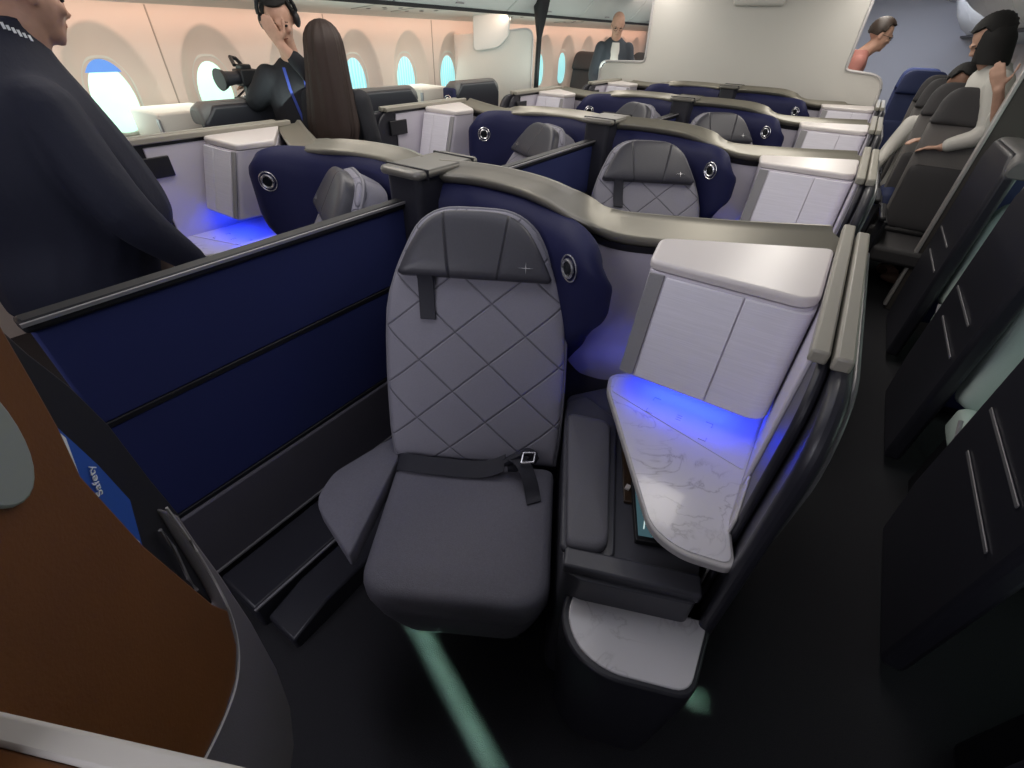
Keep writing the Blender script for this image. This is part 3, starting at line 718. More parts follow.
aisle_seat(.60, 6.60, 'dark cabin seat fourth past the divider, beside the right aisle', 'dark cabin seats past the divider', M_econ, M_econl)
for x, y, n_ in ((.45, 7.6, 'nearest'), (.45, 8.5, 'farther'), (1.02, 7.6, 'beside it, by the window')):
    aisle_seat(x, y, 'far blue cabin seat at the end of the right aisle, ' + n_, 'far blue cabin seats', M_farblue, M_farblue)
for x, y, n_ in ((-3.23, 7.5, 'nearest the curtain'), (-3.77, 7.5, 'right against the wall'), (-3.23, 8.5, 'in the next row'), (-3.77, 8.5, 'in the next row by the wall')):
    aisle_seat(x, y, 'dark far cabin seat seen past the left opening, ' + n_, 'far seats past the left opening', M_econ, M_econ)

# ------------------------------------------------------------------ front monument at lower left
r = root('front_monument', 'copper orange curved panel with grey side and white trim at the lower left', 'panel', (-1.0, 0, 0), 0)
pn = Vector((.64, .77, 0)).normalized(); pt = Vector((-.77, .64, 0)).normalized(); P0 = Vector((-.64, .045, 0))
def unproj(px, py, off=0):
    d = cr * (px - 512) + cd * (py - 384) + cf * f; o = Vector((0, 0, 1.65))
    s_ = ((P0 + pn * off - o).dot(pn)) / d.dot(pn); return o + d * s_
def plate(pix, off, th, nm, m_, bev=.004):
    p = [unproj(*q, off) for q in pix]
    return MB().extr(p, -pn * th).build(nm, m_, r, bevel=bev)
trim_px = [(165, 508), (188, 540), (210, 575), (228, 610), (237, 645), (236, 680), (225, 715), (205, 757), (180, 800)]
off_px = [(120, 860), (-40, 900), (-160, 760), (-160, 560), (-120, 430), (-30, 300)]
plate([(0, 322), (35, 383), (60, 428), (82, 476), (145, 546), (213, 604)] + trim_px[3:] + off_px, .0, .022, 'orange_panel', M_orange)
plate([(164, 506), (180, 514), (198, 541), (222, 574), (252, 620), (278, 668), (291, 705), (295, 745), (288, 800), (270, 860)] + off_px[:1] + [(150, 800), (200, 757), (224, 712), (234, 680), (234, 645), (225, 612), (207, 577), (186, 543)], -.012, .03, 'grey_side', mat('monument_grey', (.17, .155, .165), .5, bump=.3, bscale=300), .01)
m = MB(); m.tube([unproj(*q) + pn * .002 - pn * .0 for q in [tuple(v) for v in [(p.x, p.y) for p in spline([(*q, 0) for q in trim_px], 3)]]], .0022, 6); m.build('white_trim', M_rim, r)
pk = plate([(-10, 318), (28, 352), (70, 385), (110, 425), (150, 478), (178, 512), (205, 560), (216, 606), (150, 560), (70, 480), (20, 400)], -.024, .03, 'literature_pocket', M_black)
m = MB(); m.tube([unproj(*q, -.016) for q in ((160, 530), (174, 548), (188, 578), (197, 590))], .003, 6); m.build('pocket_clip', M_dsilver, r)
# round pale emblem plate at the far left
m = MB(); cpt = unproj(-42, 432); uu = Vector((0, 0, 1))
m.extr([cpt + pt * .048 * math.cos(a) + uu * .09 * math.sin(a) for a in [k * math.pi / 16 for k in range(32)]], pn * .006); m.build('round_plate', mat('pale_grey_green', (.30, .32, .29), .5), r, bevel=.003)
# the safety card in the pocket, a thing of its own
rc = root('safety_card', 'blue safety card standing in the black pocket of the orange panel', 'card', (-1.1, .1, .9), 0)
def cardpt(px, py, o=-.018): return unproj(px, py, o)
MB().extr([cardpt(58, 428), cardpt(98, 465), cardpt(130, 500), cardpt(143, 548), cardpt(112, 522), cardpt(76, 478)], -pn * .004).build('card_sheet', M_card, rc)
MB().extr([cardpt(59, 432, -.016), cardpt(66, 438, -.016), cardpt(79, 474, -.016), cardpt(75, 474, -.016)], -pn * .003).build('card_edge', M_textw, rc)
MB().extr([cardpt(108, 519, -.016), cardpt(140, 546, -.016), cardpt(140, 542, -.016), cardpt(110, 515, -.016)], -pn * .003).build('card_edge', M_textw, rc)
def text(body, size, loc, xdir, nrm, m_, nm, par, align='LEFT', ext=.0006):
    cu = bpy.data.curves.new(nm, 'FONT'); cu.body = body; cu.size = size; cu.extrude = ext; cu.align_x = align
    o = bpy.data.objects.new(nm, cu); C.objects.link(o); cu.materials.append(m_)
    xd = Vector(xdir).normalized(); nz = Vector(nrm).normalized(); yd = nz.cross(xd)
    mw_ = Matrix((xd, yd, nz)).transposed().to_4x4(); mw_.translation = Vector(loc) - (Vector(par.location) if par else Vector())
    dg = bpy.context.evaluated_depsgraph_get(); me = bpy.data.meshes.new_from_object(o.evaluated_get(dg)); me.transform(mw_)
    bpy.data.objects.remove(o); o = bpy.data.objects.new(nm, me); C.objects.link(o); o.parent = par
    return o
a_, b_ = cardpt(87, 470, -.0155), cardpt(98, 494, -.0155)
p1, p2 = cardpt(103, 494, -.0155), cardpt(91, 460, -.0155)
text('Safety', (p2 - p1).length * .37, p1, (p2 - p1), pn, M_textw, 'card_lettering', rc)

# foreground ledge right below the camera
rl = root('foreground_ledge', 'out of focus white trimmed ledge crossing the lower left corner', 'ledge', (-.3, -.1, 1.15), 0)
def un(px, py, z):
    d = cr * (px - 512) + cd * (py - 384) + cf * f; return Vector((0, 0, 1.65)) + d * ((z - 1.65) / d.z)
a0, a1 = un(-90, 690, 1.18), un(330, 786, 1.18); b0, b1 = un(-90, 724, 1.18), un(300, 822, 1.18)
MB().extr([a0, a1, b1, b0], (0, 0, -.02)).build('white_trim', M_ivory, rl, bevel=.004)
c0_, c1_ = b0 + (b0 - a0) * 4, b1 + (b1 - a1) * 4
MB().extr([b0 + Vector((0, 0, -.003)), b1 + Vector((0, 0, -.003)), c1_, c0_], (0, 0, -.02)).build('brown_top', M_orange, rl, bevel=.003)
q0, q1 = c0_ * .5 + b0 * .5, c1_ * .5 + b1 * .5
MB().prism([(q0.x, q0.y), (q1.x, q1.y), (q1.x - .02, q1.y - .05), (q0.x - .02, q0.y - .05)], 0, 1.16).build('support_panel', M_greyfab, rl)

# ------------------------------------------------------------------ people
def remesh(m, name, mt, par, vox, world=False):
    me = bpy.data.meshes.new('tmp'); me.from_pydata([tuple(p) for p in m.v], [], m.f); me.update()
    bm = bmesh.new(); bm.from_mesh(me); bmesh.ops.recalc_face_normals(bm, faces=bm.faces); bm.to_mesh(me); bm.free()
    o = bpy.data.objects.new('tmp', me); C.objects.link(o)
    q = o.modifiers.new('r', 'REMESH'); q.mode = 'VOXEL'; q.voxel_size = vox; q.use_smooth_shade = True
    q2 = o.modifiers.new('s', 'SMOOTH'); q2.factor = .5; q2.iterations = 3
    dg = bpy.context.evaluated_depsgraph_get(); me2 = bpy.data.meshes.new_from_object(o.evaluated_get(dg))
    bpy.data.objects.remove(o); bpy.data.meshes.remove(me)
    me2.name = name; me2.materials.clear(); me2.materials.append(mt)
    for p in me2.polygons: p.use_smooth = True
    o = bpy.data.objects.new(name, me2); C.objects.link(o); o.parent = par; return o
def limb(m, pts, rad, n=12):
    pp = spline([tuple(p) for p in pts], 5); k = len(pts) - 1
    rr = []
    for i in range(len(pp)):
        t = i / (len(pp) - 1) * k; a = min(int(t), k - 1); rr.append(rad[a] + (rad[a + 1] - rad[a]) * (t - a))
    m.tube(pp, rr, n)
    m.ell(pts[0], (rad[0],) * 3, 10, 8); m.ell(pts[-1], (rad[-1],) * 3, 10, 8)
def torso(m, rings, rot=0):
    """rings: (centre, half width, half depth)"""
    rows = []; cs = spline([(*c, ) for c, a, b in rings], 4); A = spline([(a, b, 0) for c, a, b in rings], 4)
    for c, q in zip(cs, A):
        rows.append([c + Matrix.Rotation(rot, 3, 'Z') @ Vector((q.x * math.cos(t), q.y * math.sin(t), 0)) for t in [2 * math.pi * k / 20 for k in range(20)]])
    m.grid(rows, True, True, True)
def hand(m, wrist, fdir, ndir, side=1, curl=.35, s_=1.0):
    """palm and five separate fingers; fdir finger direction, ndir back-of-hand normal"""
    f_ = Vector(fdir).normalized(); n_ = Vector(ndir); n_ = (n_ - n_.dot(f_) * f_).normalized(); w_ = f_.cross(n_) * side; W = Vector(wrist)
    for k in range(7):
        c = W + f_ * (.012 + .012 * k) * s_
        m.ell(c, (.014,) * 3, 8, 6)
        for a in (-.026, -.013, .013, .026): m.ell(c + w_ * a * s_ * (.75 + .05 * k), (.0125,) * 3, 8, 6)
    for a, L in ((-.030, .060), (-.010, .074), (.011, .070), (.031, .052)):
        p = W + f_ * .085 * s_ + w_ * a * s_; d = f_.copy(); pts = [p]
        for q in range(3):
            d = (Matrix.Rotation(curl * (.6 + q * .3), 3, -w_ * side if False else w_) @ d) if False else (d - n_ * math.tan(curl * .5)).normalized()
            p = p + d * L * (.42, .32, .26)[q] * s_; pts.append(p)
        m.tube(pts, [.0085 * s_, .0082 * s_, .0075 * s_, .006 * s_], 8)
    p = W + f_ * .03 * s_ - w_ * .034 * s_
    m.tube([p, p + (f_ * .6 - w_ * .8) * .030 * s_, p + (f_ * .85 - w_ * .75 - n_ * .3) * .055 * s_, p + (f_ * 1.0 - w_ * .7 - n_ * .5) * .072 * s_], [.012 * s_, .011 * s_, .0095 * s_, .007 * s_], 8)
def head(m, c, M):
    c = Vector(c); P = lambda x, y, z: c + M @ Vector((x, y, z))
    m.ell(P(0, -.012, .035), (.073, .093, .086), 18, 14, M)
    m.ell(P(0, .018, -.02), (.062, .070, .085), 16, 12, M)
    m.ell(P(0, .040, -.075), (.044, .045, .036), 14, 10, M)
    m.ell(P(0, .068, -.092), (.020, .018, .016), 10, 8, M)       # chin
    m.ell(P(0, .090, .022), (.040, .010, .010), 10, 6, M)        # brow
    m.tube([P(0, .086, .018), P(0, .098, -.004), P(0, .108, -.024), P(0, .094, -.032)], [.008, .009, .012, .008], 8)   # nose
    for sx in (-1, 1):
        m.ell(P(sx * .011, .096, -.027), (.008, .009, .007), 8, 6, M)
        m.ell(P(sx * .036, .070, -.02), (.020, .016, .018), 8, 6, M)   # cheek
        m.ell(P(sx * .075, -.008, -.005), (.008, .018, .031), 10, 8, M)   # ear
    m.ell(P(0, .086, -.052), (.022, .008, .005), 10, 6, M); m.ell(P(0, .084, -.062), (.019, .008, .006), 10, 6, M)
def face_bits(c, M, par, open_=True):
    c = Vector(c); P = lambda x, y, z: c + M @ Vector((x, y, z))
    for sx in (-1, 1):
        MB().ell(P(sx * .030, .0795, .004), (.011, .006, .0055), 10, 6, M).build('eye', M_blackcl, par, raw=True)
        MB().tube([P(sx * .014, .093, .023), P(sx * .030, .092, .027), P(sx * .046, .083, .022)], .0022, 5).build('eyebrow', M_hair, par, raw=True)
    MB().tube([P(-.020, .084, -.057), P(0, .092, -.056), P(.020, .084, -.057)], .0022, 5).build('mouth', mat('lips', (.22, .07, .06), .5), par, raw=True)
def rotm(yaw, pitch=0, roll=0):
    return Matrix.Rotation(yaw, 3, 'Z') @ Matrix.Rotation(pitch, 3, 'X') @ Matrix.Rotation(roll, 3, 'Y')
def haircap(c, M, par, mt, name='hair', front=.5, low=-.02, thick=.012, vox=.006):
    """cap over the skull, leaving the face free"""
    c = Vector(c); P = lambda x, y, z: c + M @ Vector((x, y, z)); m = MB(); rows = []
    for i in range(15):
        th = math.pi * .64 * i / 14 + .01; row = []
        for j in range(28):
            ph = 2 * math.pi * j / 28; x, y, z = math.sin(th) * math.cos(ph), math.sin(th) * math.sin(ph), math.cos(th)
            lim = front if y > .35 else (low if y > -.2 else -.55)
            if y > -.2 and z < lim: z = lim; k = math.sqrt(max(0, 1 - z * z)) / max(1e-4, math.hypot(x, y)); x *= k; y *= k
            jit = 1 + .03 * math.sin(7 * ph + 3 * i)
            row.append(P(x * (.073 + thick) * jit, -.012 + y * (.093 + thick) * jit, .035 + z * (.086 + thick) * jit))
        rows.append(row)
    inner = [[c + (p - c) * .90 for p in r_] for r_ in rows]
    m.grid(rows + inner[::-1], True, True, True)
    return m.build(name, mt, par, raw=True)
def legs(m, hip, gx, feet, r1=.085):
    for sx, ft in zip((-1, 1), feet):
        h = Vector(hip) + Matrix.Rotation(gx, 3, 'Z') @ Vector((sx * .09, 0, 0)); ft = Vector(ft); kn = (h + ft) / 2 + Matrix.Rotation(gx, 3, 'Z') @ Vector((0, .03, .02))
        limb(m, [h, kn, ft + Vector((0, 0, .09))], [r1, r1 * .72, r1 * .52])

def person(lab, loc): 
    return root('person', lab, 'person', loc)
def V(*a): return Vector(a)

# 1. stout man in navy jacket, far left, seen from behind, facing aft
r = person('man in navy jacket at the left edge, back turned, head cropped by the frame', (-2.30, .52, 0))
hc = V(.03, .15, 1.70); HM = rotm(R(8), R(-14)) @ Matrix.Scale(1.12, 3)
b = MB(); head(b, hc, HM); limb(b, [(0, .04, 1.45), (.02, .10, 1.62)], [.088, .082])
torso(b, [((0, .04, .80), .20, .15), ((0, .06, 1.05), .22, .19), ((0, .05, 1.25), .215, .17), ((0, .05, 1.40), .18, .12), ((0, .07, 1.46), .09, .08)])
legs(b, (0, .04, .90), 0, ((-.12, .02, .0), (.12, .04, .0))); 
for sx in (-1, 1): b.ell((sx * .12, .09, .045), (.05, .13, .045))
hand(b, (-.27, .25, .92), (0, .5, -1), (-1, 0, 0)); hand(b, (.30, .22, .84), (0, .3, -1), (1, 0, 0), -1)
limb(b, [(-.2, .04, 1.38), (-.29, .03, 1.12), (-.27, .25, .94)], [.055, .045, .032]); limb(b, [(.2, .04, 1.38), (.31, .05, 1.10), (.30, .22, .86)], [.055, .045, .032])
bo = remesh(b, 'body', M_skin, r, .009)
face_bits(hc, HM, bo); haircap(hc, HM, r, mat('brown_grey_hair', (.035, .026, .022), .8, bump=.8, bscale=120), front=.45)
j = MB(); torso(j, [((0, -.06, .78), .25, .27), ((0, -.04, .90), .26, .28), ((0, .02, 1.04), .27, .29), ((0, -.01, 1.25), .27, .28), ((0, -.01, 1.42), .245, .22), ((0, .01, 1.53), .165, .16), ((0, .04, 1.60), .118, .118), ((0, .05, 1.64), .112, .108)])
limb(j, [(-.19, .02, 1.41), (-.31, .02, 1.12), (-.28, .22, .96)], [.095, .085, .055]); limb(j, [(.19, .02, 1.41), (.33, .06, 1.12), (.31, .20, .90)], [.095, .085, .055])
jk = remesh(j, 'jacket', M_navy, r, .012)
t = MB(); legs(t, (0, .05, .88), 0, ((-.12, .02, .0), (.12, .04, .0)), .125); torso(t, [((0, .05, .76), .20, .17), ((0, .05, .96), .235, .20)]); remesh(t, 'trousers', M_trouser, r, .012)
m = MB(); bpy.context.view_layer.update()
for k in range(6):
    d = cr * (2 + 5.5 * k - 512) + cd * (24 + 2.6 * k - 384) + cf * f; o_ = Vector((0, 0, 1.65)) - Vector(r.location)
    ok, loc_, nor, fi = jk.ray_cast(o_, d.normalized())
    if ok:
        n_ = nor.normalized(); a_ = Vector((0, 1, 0)) - n_ * n_.y; a_.normalize(); b_ = n_.cross(a_); h_ = (.012, .009, .010, .012, .009, .011)[k]
        m.extr([loc_ - a_ * .0035 - b_ * h_ - n_ * .001, loc_ + a_ * .0035 - b_ * h_ - n_ * .001, loc_ + a_ * .0035 + b_ * h_ * .4 - n_ * .001, loc_ - a_ * .0035 + b_ * h_ * .4 - n_ * .001], n_ * .003)
if m.v: m.build('collar_print', M_textw, r, raw=True)

# 2. man with headphones, hand on his face, other hand at the camera
r = person('black haired man with headphones rubbing his eyes beside the window', (-3.08, 2.12, 0))
yw = R(-125); HM = rotm(yw, R(-22), R(6)); hc = V(.03, -.05, 1.655)
B_ = Matrix.Rotation(yw, 3, 'Z'); Q = lambda x, y, z: B_ @ V(x, y, z)
b = MB(); head(b, hc, HM); limb(b, [Q(0, -.02, 1.40), hc - V(0, 0, .06)], [.06, .052])
torso(b, [(Q(0, 0, .85), .15, .10), (Q(0, 0, 1.1), .155, .105), (Q(0, 0, 1.3), .165, .10), (Q(0, -.01, 1.40), .13, .08), (Q(0, -.02, 1.45), .06, .055)], yw)
legs(b, (0, 0, .9), yw, (Q(-.1, 0, 0), Q(.1, 0, 0)))
for sx in (-1, 1): b.ell(Q(sx * .1, .05, .045), (.05, .12, .045), rot=B_)
# left arm of the figure bent to the face, right arm out to the camera
wr = hc + HM @ V(.03, .125, -.07); el = Q(-.17, .13, 1.30)
limb(b, [Q(-.17, 0, 1.38), el, wr], [.05, .042, .028]); hand(b, wr, HM @ V(.30, -.05, 1), HM @ V(.1, 1, .2), -1, .25)
wr2 = V(-.30, -.10, 1.33); limb(b, [Q(.17, 0, 1.38), Q(.27, -.05, 1.24), wr2], [.05, .042, .028]); hand(b, wr2, V(-1, -.3, -.1), V(0, 0, 1), 1, .6)
bo = remesh(b, 'body', M_skin2, r, .008)
face_bits(hc, HM, bo); haircap(hc, HM, r, M_hair, front=.62, low=-.05, thick=.018)
j = MB(); torso(j, [(Q(0, 0, .88), .18, .125), (Q(0, 0, 1.1), .18, .13), (Q(0, 0, 1.3), .19, .12), (Q(0, -.01, 1.40), .15, .095), (Q(0, -.02, 1.475), .075, .07)], yw)
limb(j, [Q(-.165, 0, 1.37), el, el + (wr - el) * .72], [.075, .062, .045]); limb(j, [Q(.165, 0, 1.37), Q(.275, -.05, 1.24), Q(.275, -.05, 1.24) + (wr2 - Q(.275, -.05, 1.24)) * .85], [.075, .062, .045])
remesh(j, 'sweater', M_blackcl, r, .010)
t = MB(); legs(t, (0, 0, .9), yw, (Q(-.1, 0, 0), Q(.1, 0, 0)), .10); torso(t, [((0, 0, .80), .165, .12), ((0, 0, .95), .175, .125)], yw); remesh(t, 'trousers', M_blackcl, r, .012)
m = MB(); m.tube([hc + HM @ V(.105 * math.cos(a), -.012, .035 + .115 * math.sin(a)) for a in [math.pi * k / 12 for k in range(13)]], .011, 8)
for sx in (-1, 1): m.ell(hc + HM @ V(sx * .095, -.005, .0), (.022, .036, .042), 12, 8, HM)
m.build('headphones', M_black, r, raw=True)
m = MB(); m.ribbon([Q(-.05, .10, 1.43), Q(-.045, .125, 1.32), Q(-.02, .14, 1.18), Q(0, .145, 1.10)], Q(.008, 0, 0), .0015); m.ribbon([Q(.06, .10, 1.43), Q(.05, .125, 1.32), Q(.02, .14, 1.18), Q(0, .145, 1.10)], Q(.008, 0, 0), .0015)
m.build('lanyard', mat('blue_lanyard', (.03, .06, .35), .6), r, raw=True)

# camera with mount on the quilted shell
r = root('video_camera', 'black video camera on a small mount on the quilted shell', 'camera', (-3.39, 1.93, 1.235))
m = MB(); m.box(-.05, .05, -.02, .10, .08, .17); m.box(-.035, .035, .0, .07, .165, .195); m.build('camera_body', M_black, r, raw=True, bevel=.008)
m = MB(); m.tube([(0, -.02, .125), (.01, -.06, .125), (.012, -.12, .122)], [.036, .036, .042], 16); m.build('lens', M_dark, r, raw=True)
m = MB(); m.tube([(.012, -.12, .122), (.014, -.15, .120)], [.050, .060], 16); m.build('lens_hood', M_black, r, raw=True)
m = MB(); m.box(-.06, .06, -.05, .11, .0, .018); m.box(-.02, .02, .01, .05, .015, .085)
for a in (-.05, .05):
    m.tube([(a, -.04, .01), (a * 1.1, .03, .05), (a * .7, .06, .09)], .007, 6)
m.build('mount_plate', M_black, r, raw=True, bevel=.003)
m = MB(); m.tube([(-.05, .08, .16), (-.07, .04, .22), (-.04, -.01, .23), (.0, -.02, .19)], .012, 8); m.build('handle', M_black, r, raw=True)
m = MB(); m.tube([(.04, -.04, .03), (.055, .02, .028), (.05, .08, .03)], .004, 6); m.build('mount_rail', M_silver, r, raw=True)

# 3. long haired woman from behind
r = person('woman with very long brown hair seen from behind, dark top', (-2.74, 2.13, 0))
yw = R(25); HM = rotm(yw, R(-6)); hc = V(0, 0, 1.53); B3 = Matrix.Rotation(yw, 3, 'Z'); Q = lambda x, y, z: B3 @ V(x, y, z)
b = MB(); head(b, hc, HM); limb(b, [(0, -.01, 1.32), (0, -.01, 1.47)], [.055, .048])
torso(b, [(Q(0, 0, .8), .15, .10), (Q(0, 0, 1.0), .13, .09), (Q(0, 0, 1.2), .15, .10), (Q(0, 0, 1.30), .14, .08), (Q(0, 0, 1.35), .06, .05)], yw)
legs(b, (0, 0, .84), yw, (Q(-.09, 0, 0), Q(.09, 0, 0)), .075)
for sx in (-1, 1):
    limb(b, [Q(sx * .16, 0, 1.28), Q(sx * .20, -.0, 1.03), Q(sx * .19, .12, .84)], [.042, .035, .024]); hand(b, Q(sx * .19, .12, .84), (0, .4, -1), Q(sx, 0, 0), sx); b.ell(Q(sx * .09, .04, .04), (.045, .11, .04), rot=B3)
bo = remesh(b, 'body', M_skin2, r, .009); face_bits(hc, HM, bo)
m = MB(); rows = []
for k in range(24):
    t_ = k / 23; z = 1.545 + .128 * math.cos(min(1, t_ * 4) * math.pi / 2) if t_ < .25 else 1.545 - (t_ - .25) / .75 * .50
    wx = .112 * math.sin(min(1, t_ * 4) * math.pi / 2) if t_ < .25 else .112 + .085 * (t_ - .25)
    wx = wx * (1 if t_ < .85 else 1 - (t_ - .85) * 1.5); dy = -.02 - .10 * max(0, t_ - .25); wy = (.108 * math.sin(min(1, t_ * 4) * math.pi / 2) if t_ < .25 else .108 - .055 * (t_ - .25)) 
    rows.append([Q(wx * math.cos(a) * (1 + .05 * math.sin(9 * a + k * .12) + .035 * math.sin(23 * a + k * .3)), dy + (wy * math.sin(a) if math.sin(a) < 0 else wy * .35 * math.sin(a)) * (1 + .04 * math.sin(11 * a)), z) for a in [2 * math.pi * j_ / 96 for j_ in range(96)]])
m.grid(rows, True, True, True).build('long_hair', M_brown, r, raw=True, ang=80)
j = MB(); torso(j, [(Q(0, 0, .78), .175, .125), (Q(0, 0, 1.0), .155, .11), (Q(0, 0, 1.2), .175, .12), (Q(0, 0, 1.30), .16, .095), (Q(0, 0, 1.37), .07, .06)], yw)
for sx in (-1, 1): limb(j, [Q(sx * .16, 0, 1.28), Q(sx * .21, -.0, 1.03), Q(sx * .195, .11, .86)], [.062, .055, .04])
remesh(j, 'dark_top', M_blackcl, r, .010)
t = MB(); legs(t, (0, 0, .84), yw, (Q(-.09, 0, 0), Q(.09, 0, 0)), .09); remesh(t, 'trousers', M_blackcl, r, .012)

# 4. bald man in slate blazer
def simple(lab, loc, yaw, H_, pitch, skin, topm, topn, hairm, lean=0, hairlow=0, glasses=False, shirt=None, vox=.011, botm=None):
    r = person(lab, loc); k = H_ / 1.75; Bm = Matrix.Rotation(yaw, 3, 'Z'); Q = lambda x, y, z: Bm @ V(x, y + lean * max(0, z - .9), z * k - lean * .18 * max(0, z - .9))
    HM = rotm(yaw, pitch) @ Matrix.Scale(1.1, 3); hc = Q(0, .05, 1.585)
    b = MB(); head(b, hc, HM); limb(b, [Q(0, -.01, 1.40), hc - V(0, 0, .06)], [.066, .062])
    torso(b, [(Q(0, 0, .85), .15, .10), (Q(0, 0, 1.1), .155, .105), (Q(0, 0, 1.3), .175, .10), (Q(0, -.01, 1.40), .13, .08), (Q(0, -.02, 1.45), .06, .055)], yaw)
    legs(b, Bm @ V(0, 0, .9 * k), yaw, (Bm @ V(-.1, 0, 0), Bm @ V(.1, 0, 0)))
    for sx in (-1, 1):
        b.ell(Bm @ V(sx * .1, .05, .045), (.05, .12, .045), rot=Bm)
        limb(b, [Q(sx * .18, 0, 1.37), Q(sx * .24, .03, 1.10), Q(sx * .20, .24, .98)], [.05, .042, .028]); hand(b, Q(sx * .20, .24, .98), Bm @ V(-sx * .3, 1, -.2), V(0, 0, 1), sx, .4)
    bo = remesh(b, 'body', skin, r, vox); face_bits(hc, HM, bo)
    if hairm: haircap(hc, HM, r, hairm, front=.6, low=-.05, thick=.016)
    j = MB(); torso(j, [(Q(0, 0, .82), .185, .13), (Q(0, 0, 1.1), .185, .135), (Q(0, 0, 1.3), .205, .13), (Q(0, -.01, 1.40), .165, .10), (Q(0, -.02, 1.47), .08, .075)], yaw)
    for sx in (-1, 1): limb(j, [Q(sx * .18, 0, 1.36), Q(sx * .245, .03, 1.10), Q(sx * .21, .20, 1.0)], [.078, .066, .048])
    jo = remesh(j, topn, topm, r, vox)
    t = MB(); legs(t, Bm @ V(0, 0, .9 * k), yaw, (Bm @ V(-.1, 0, 0), Bm @ V(.1, 0, 0)), .10); torso(t, [(Bm @ V(0, 0, .80 * k), .165, .12), (Bm @ V(0, 0, .95 * k), .175, .125)], yaw); remesh(t, 'trousers', botm or M_blackcl, r, .014)
    if glasses:
        m = MB()
        for sx in (-1, 1): m.tube([hc + HM @ V(sx * .031 + .021 * math.cos(a), .098, .004 + .016 * math.sin(a)) for a in [k_ * math.pi / 8 for k_ in range(17)]], .002, 5); m.tube([hc + HM @ V(sx * .052, .095, .008), hc + HM @ V(sx * .078, .0, .006)], .002, 5)
        m.build('glasses', M_black, r, raw=True)
    if shirt:
        m = MB(); rows = []
        for z, w_ in ((.95, .035), (1.1, .045), (1.25, .055), (1.36, .055), (1.42, .045)):
            dpt = interp(z, [(.8, .135), (1.1, .145), (1.3, .14), (1.40, .115), (1.52, .085)])
            rows.append([Q(w_ * a, dpt * (1 - .12 * a * a) + .004, z) for a in (-1, -.5, 0, .5, 1)])
        m.grid([rr_ + [p - Bm @ V(0, .03, 0) for p in rr_[::-1]] for rr_ in rows], True, True, True).build('shirt_front', shirt, r, raw=True)
    return r, hc, HM, Q
simple('bald man with glasses in slate blazer and white shirt beyond the left aisle', (-3.06, 7.0, 0), R(-150), 1.93, R(-28), M_skin2, M_greycl, 'blazer', None, lean=.0, glasses=True, shirt=M_whitecl)
simple('dark haired man in pink shirt bending beside the bulkhead opening', (-.42, 6.85, 0), R(-80), 1.95, R(-15), M_skin2, M_pink, 'pink_shirt', mat('dark_brown_hair', (.03, .018, .012), .5, bump=.6, bscale=120), lean=.35, glasses=True)
# 6. standing woman with black hair in a white jacket, leaning over the seats
r, hc, HM, Q = simple('woman with long black hair in white jacket leaning over the seats at right', (.80, 5.06, 0), R(100), 1.92, R(-40), M_skin2, M_whitecl, 'white_jacket', M_hair, lean=.30)
m = MB(); rows = []
for k in range(12):
    t_ = k / 11; c = hc + V(.06 * t_, -.02, .10 - .24 * t_); wv = .05 + .055 * math.sin(min(1, t_ * 2.5) * math.pi / 2)
    rows.append([c + V(wv * math.cos(a) * (1 + .05 * math.sin(9 * a)), wv * .95 * math.sin(a), 0) for a in [2 * math.pi * j_ / 20 for j_ in range(20)]])
m.grid(rows, True, True, True).build('long_hair', M_hair, r, raw=True, ang=80)
# 7. seated passenger, pale sleeve hanging towards the aisle
def seated(lab, loc, lookyaw):
    r = person(lab, loc); HM = rotm(R(180) + lookyaw, R(-20), R(-12)); hc = V(0, -.02, 1.42)
    b = MB(); head(b, hc, HM); limb(b, [(0, 0, 1.20), (0, -.01, 1.35)], [.058, .05])
    torso(b, [((0, -.02, .55), .17, .13), ((0, 0, .75), .15, .11), ((0, .02, .98), .16, .11), ((0, .02, 1.14), .17, .09), ((0, .01, 1.22), .07, .06)])
    for sx in (-1, 1):
        limb(b, [(sx * .09, -.05, .56), (sx * .11, -.42, .58), (sx * .11, -.46, .12)], [.08, .06, .045]); b.ell((sx * .11, -.52, .04), (.045, .11, .04))
    wl = V(-.30, -.34, .78)
    limb(b, [(-.17, .02, 1.12), (-.24, -.10, .92), wl], [.048, .04, .027]); hand(b, wl, (-.1, -.8, -.6), (-1, 0, .4), 1, .4)
    wr_ = V(.2, -.28, .78); limb(b, [(.17, .02, 1.12), (.25, -.05, .88), wr_], [.048, .04, .027]); hand(b, wr_, (-.2, -1, -.1), (0, 0, 1), -1, .4)
    bo = remesh(b, 'body', M_skin3, r, .011); face_bits(hc, HM, bo); haircap(hc, HM, r, M_hair, front=.55, low=-.1, thick=.022)
    j = MB(); torso(j, [((0, -.02, .58), .19, .145), ((0, 0, .75), .17, .125), ((0, .02, .98), .18, .125), ((0, .02, 1.14), .185, .10), ((0, .01, 1.22), .085, .07)])
    limb(j, [(-.17, .02, 1.11), (-.245, -.10, .92), V(-.245, -.10, .92) + (wl - V(-.24, -.10, .92)) * .85], [.068, .058, .042]); limb(j, [(.17, .02, 1.11), (.25, -.05, .88), (.21, -.24, .79)], [.068, .058, .042])
    remesh(j, 'pale_top', M_whitecl, r, .012)
    t = MB()
    for sx in (-1, 1): limb(t, [(sx * .09, -.03, .56), (sx * .11, -.43, .58), (sx * .11, -.46, .16)], [.10, .075, .058])
    remesh(t, 'trousers', M_farblue, r, .013); return r
seated('seated dark haired passenger with pale sleeves, arm hanging by the aisle', (.56, 5.68, 0), R(20))
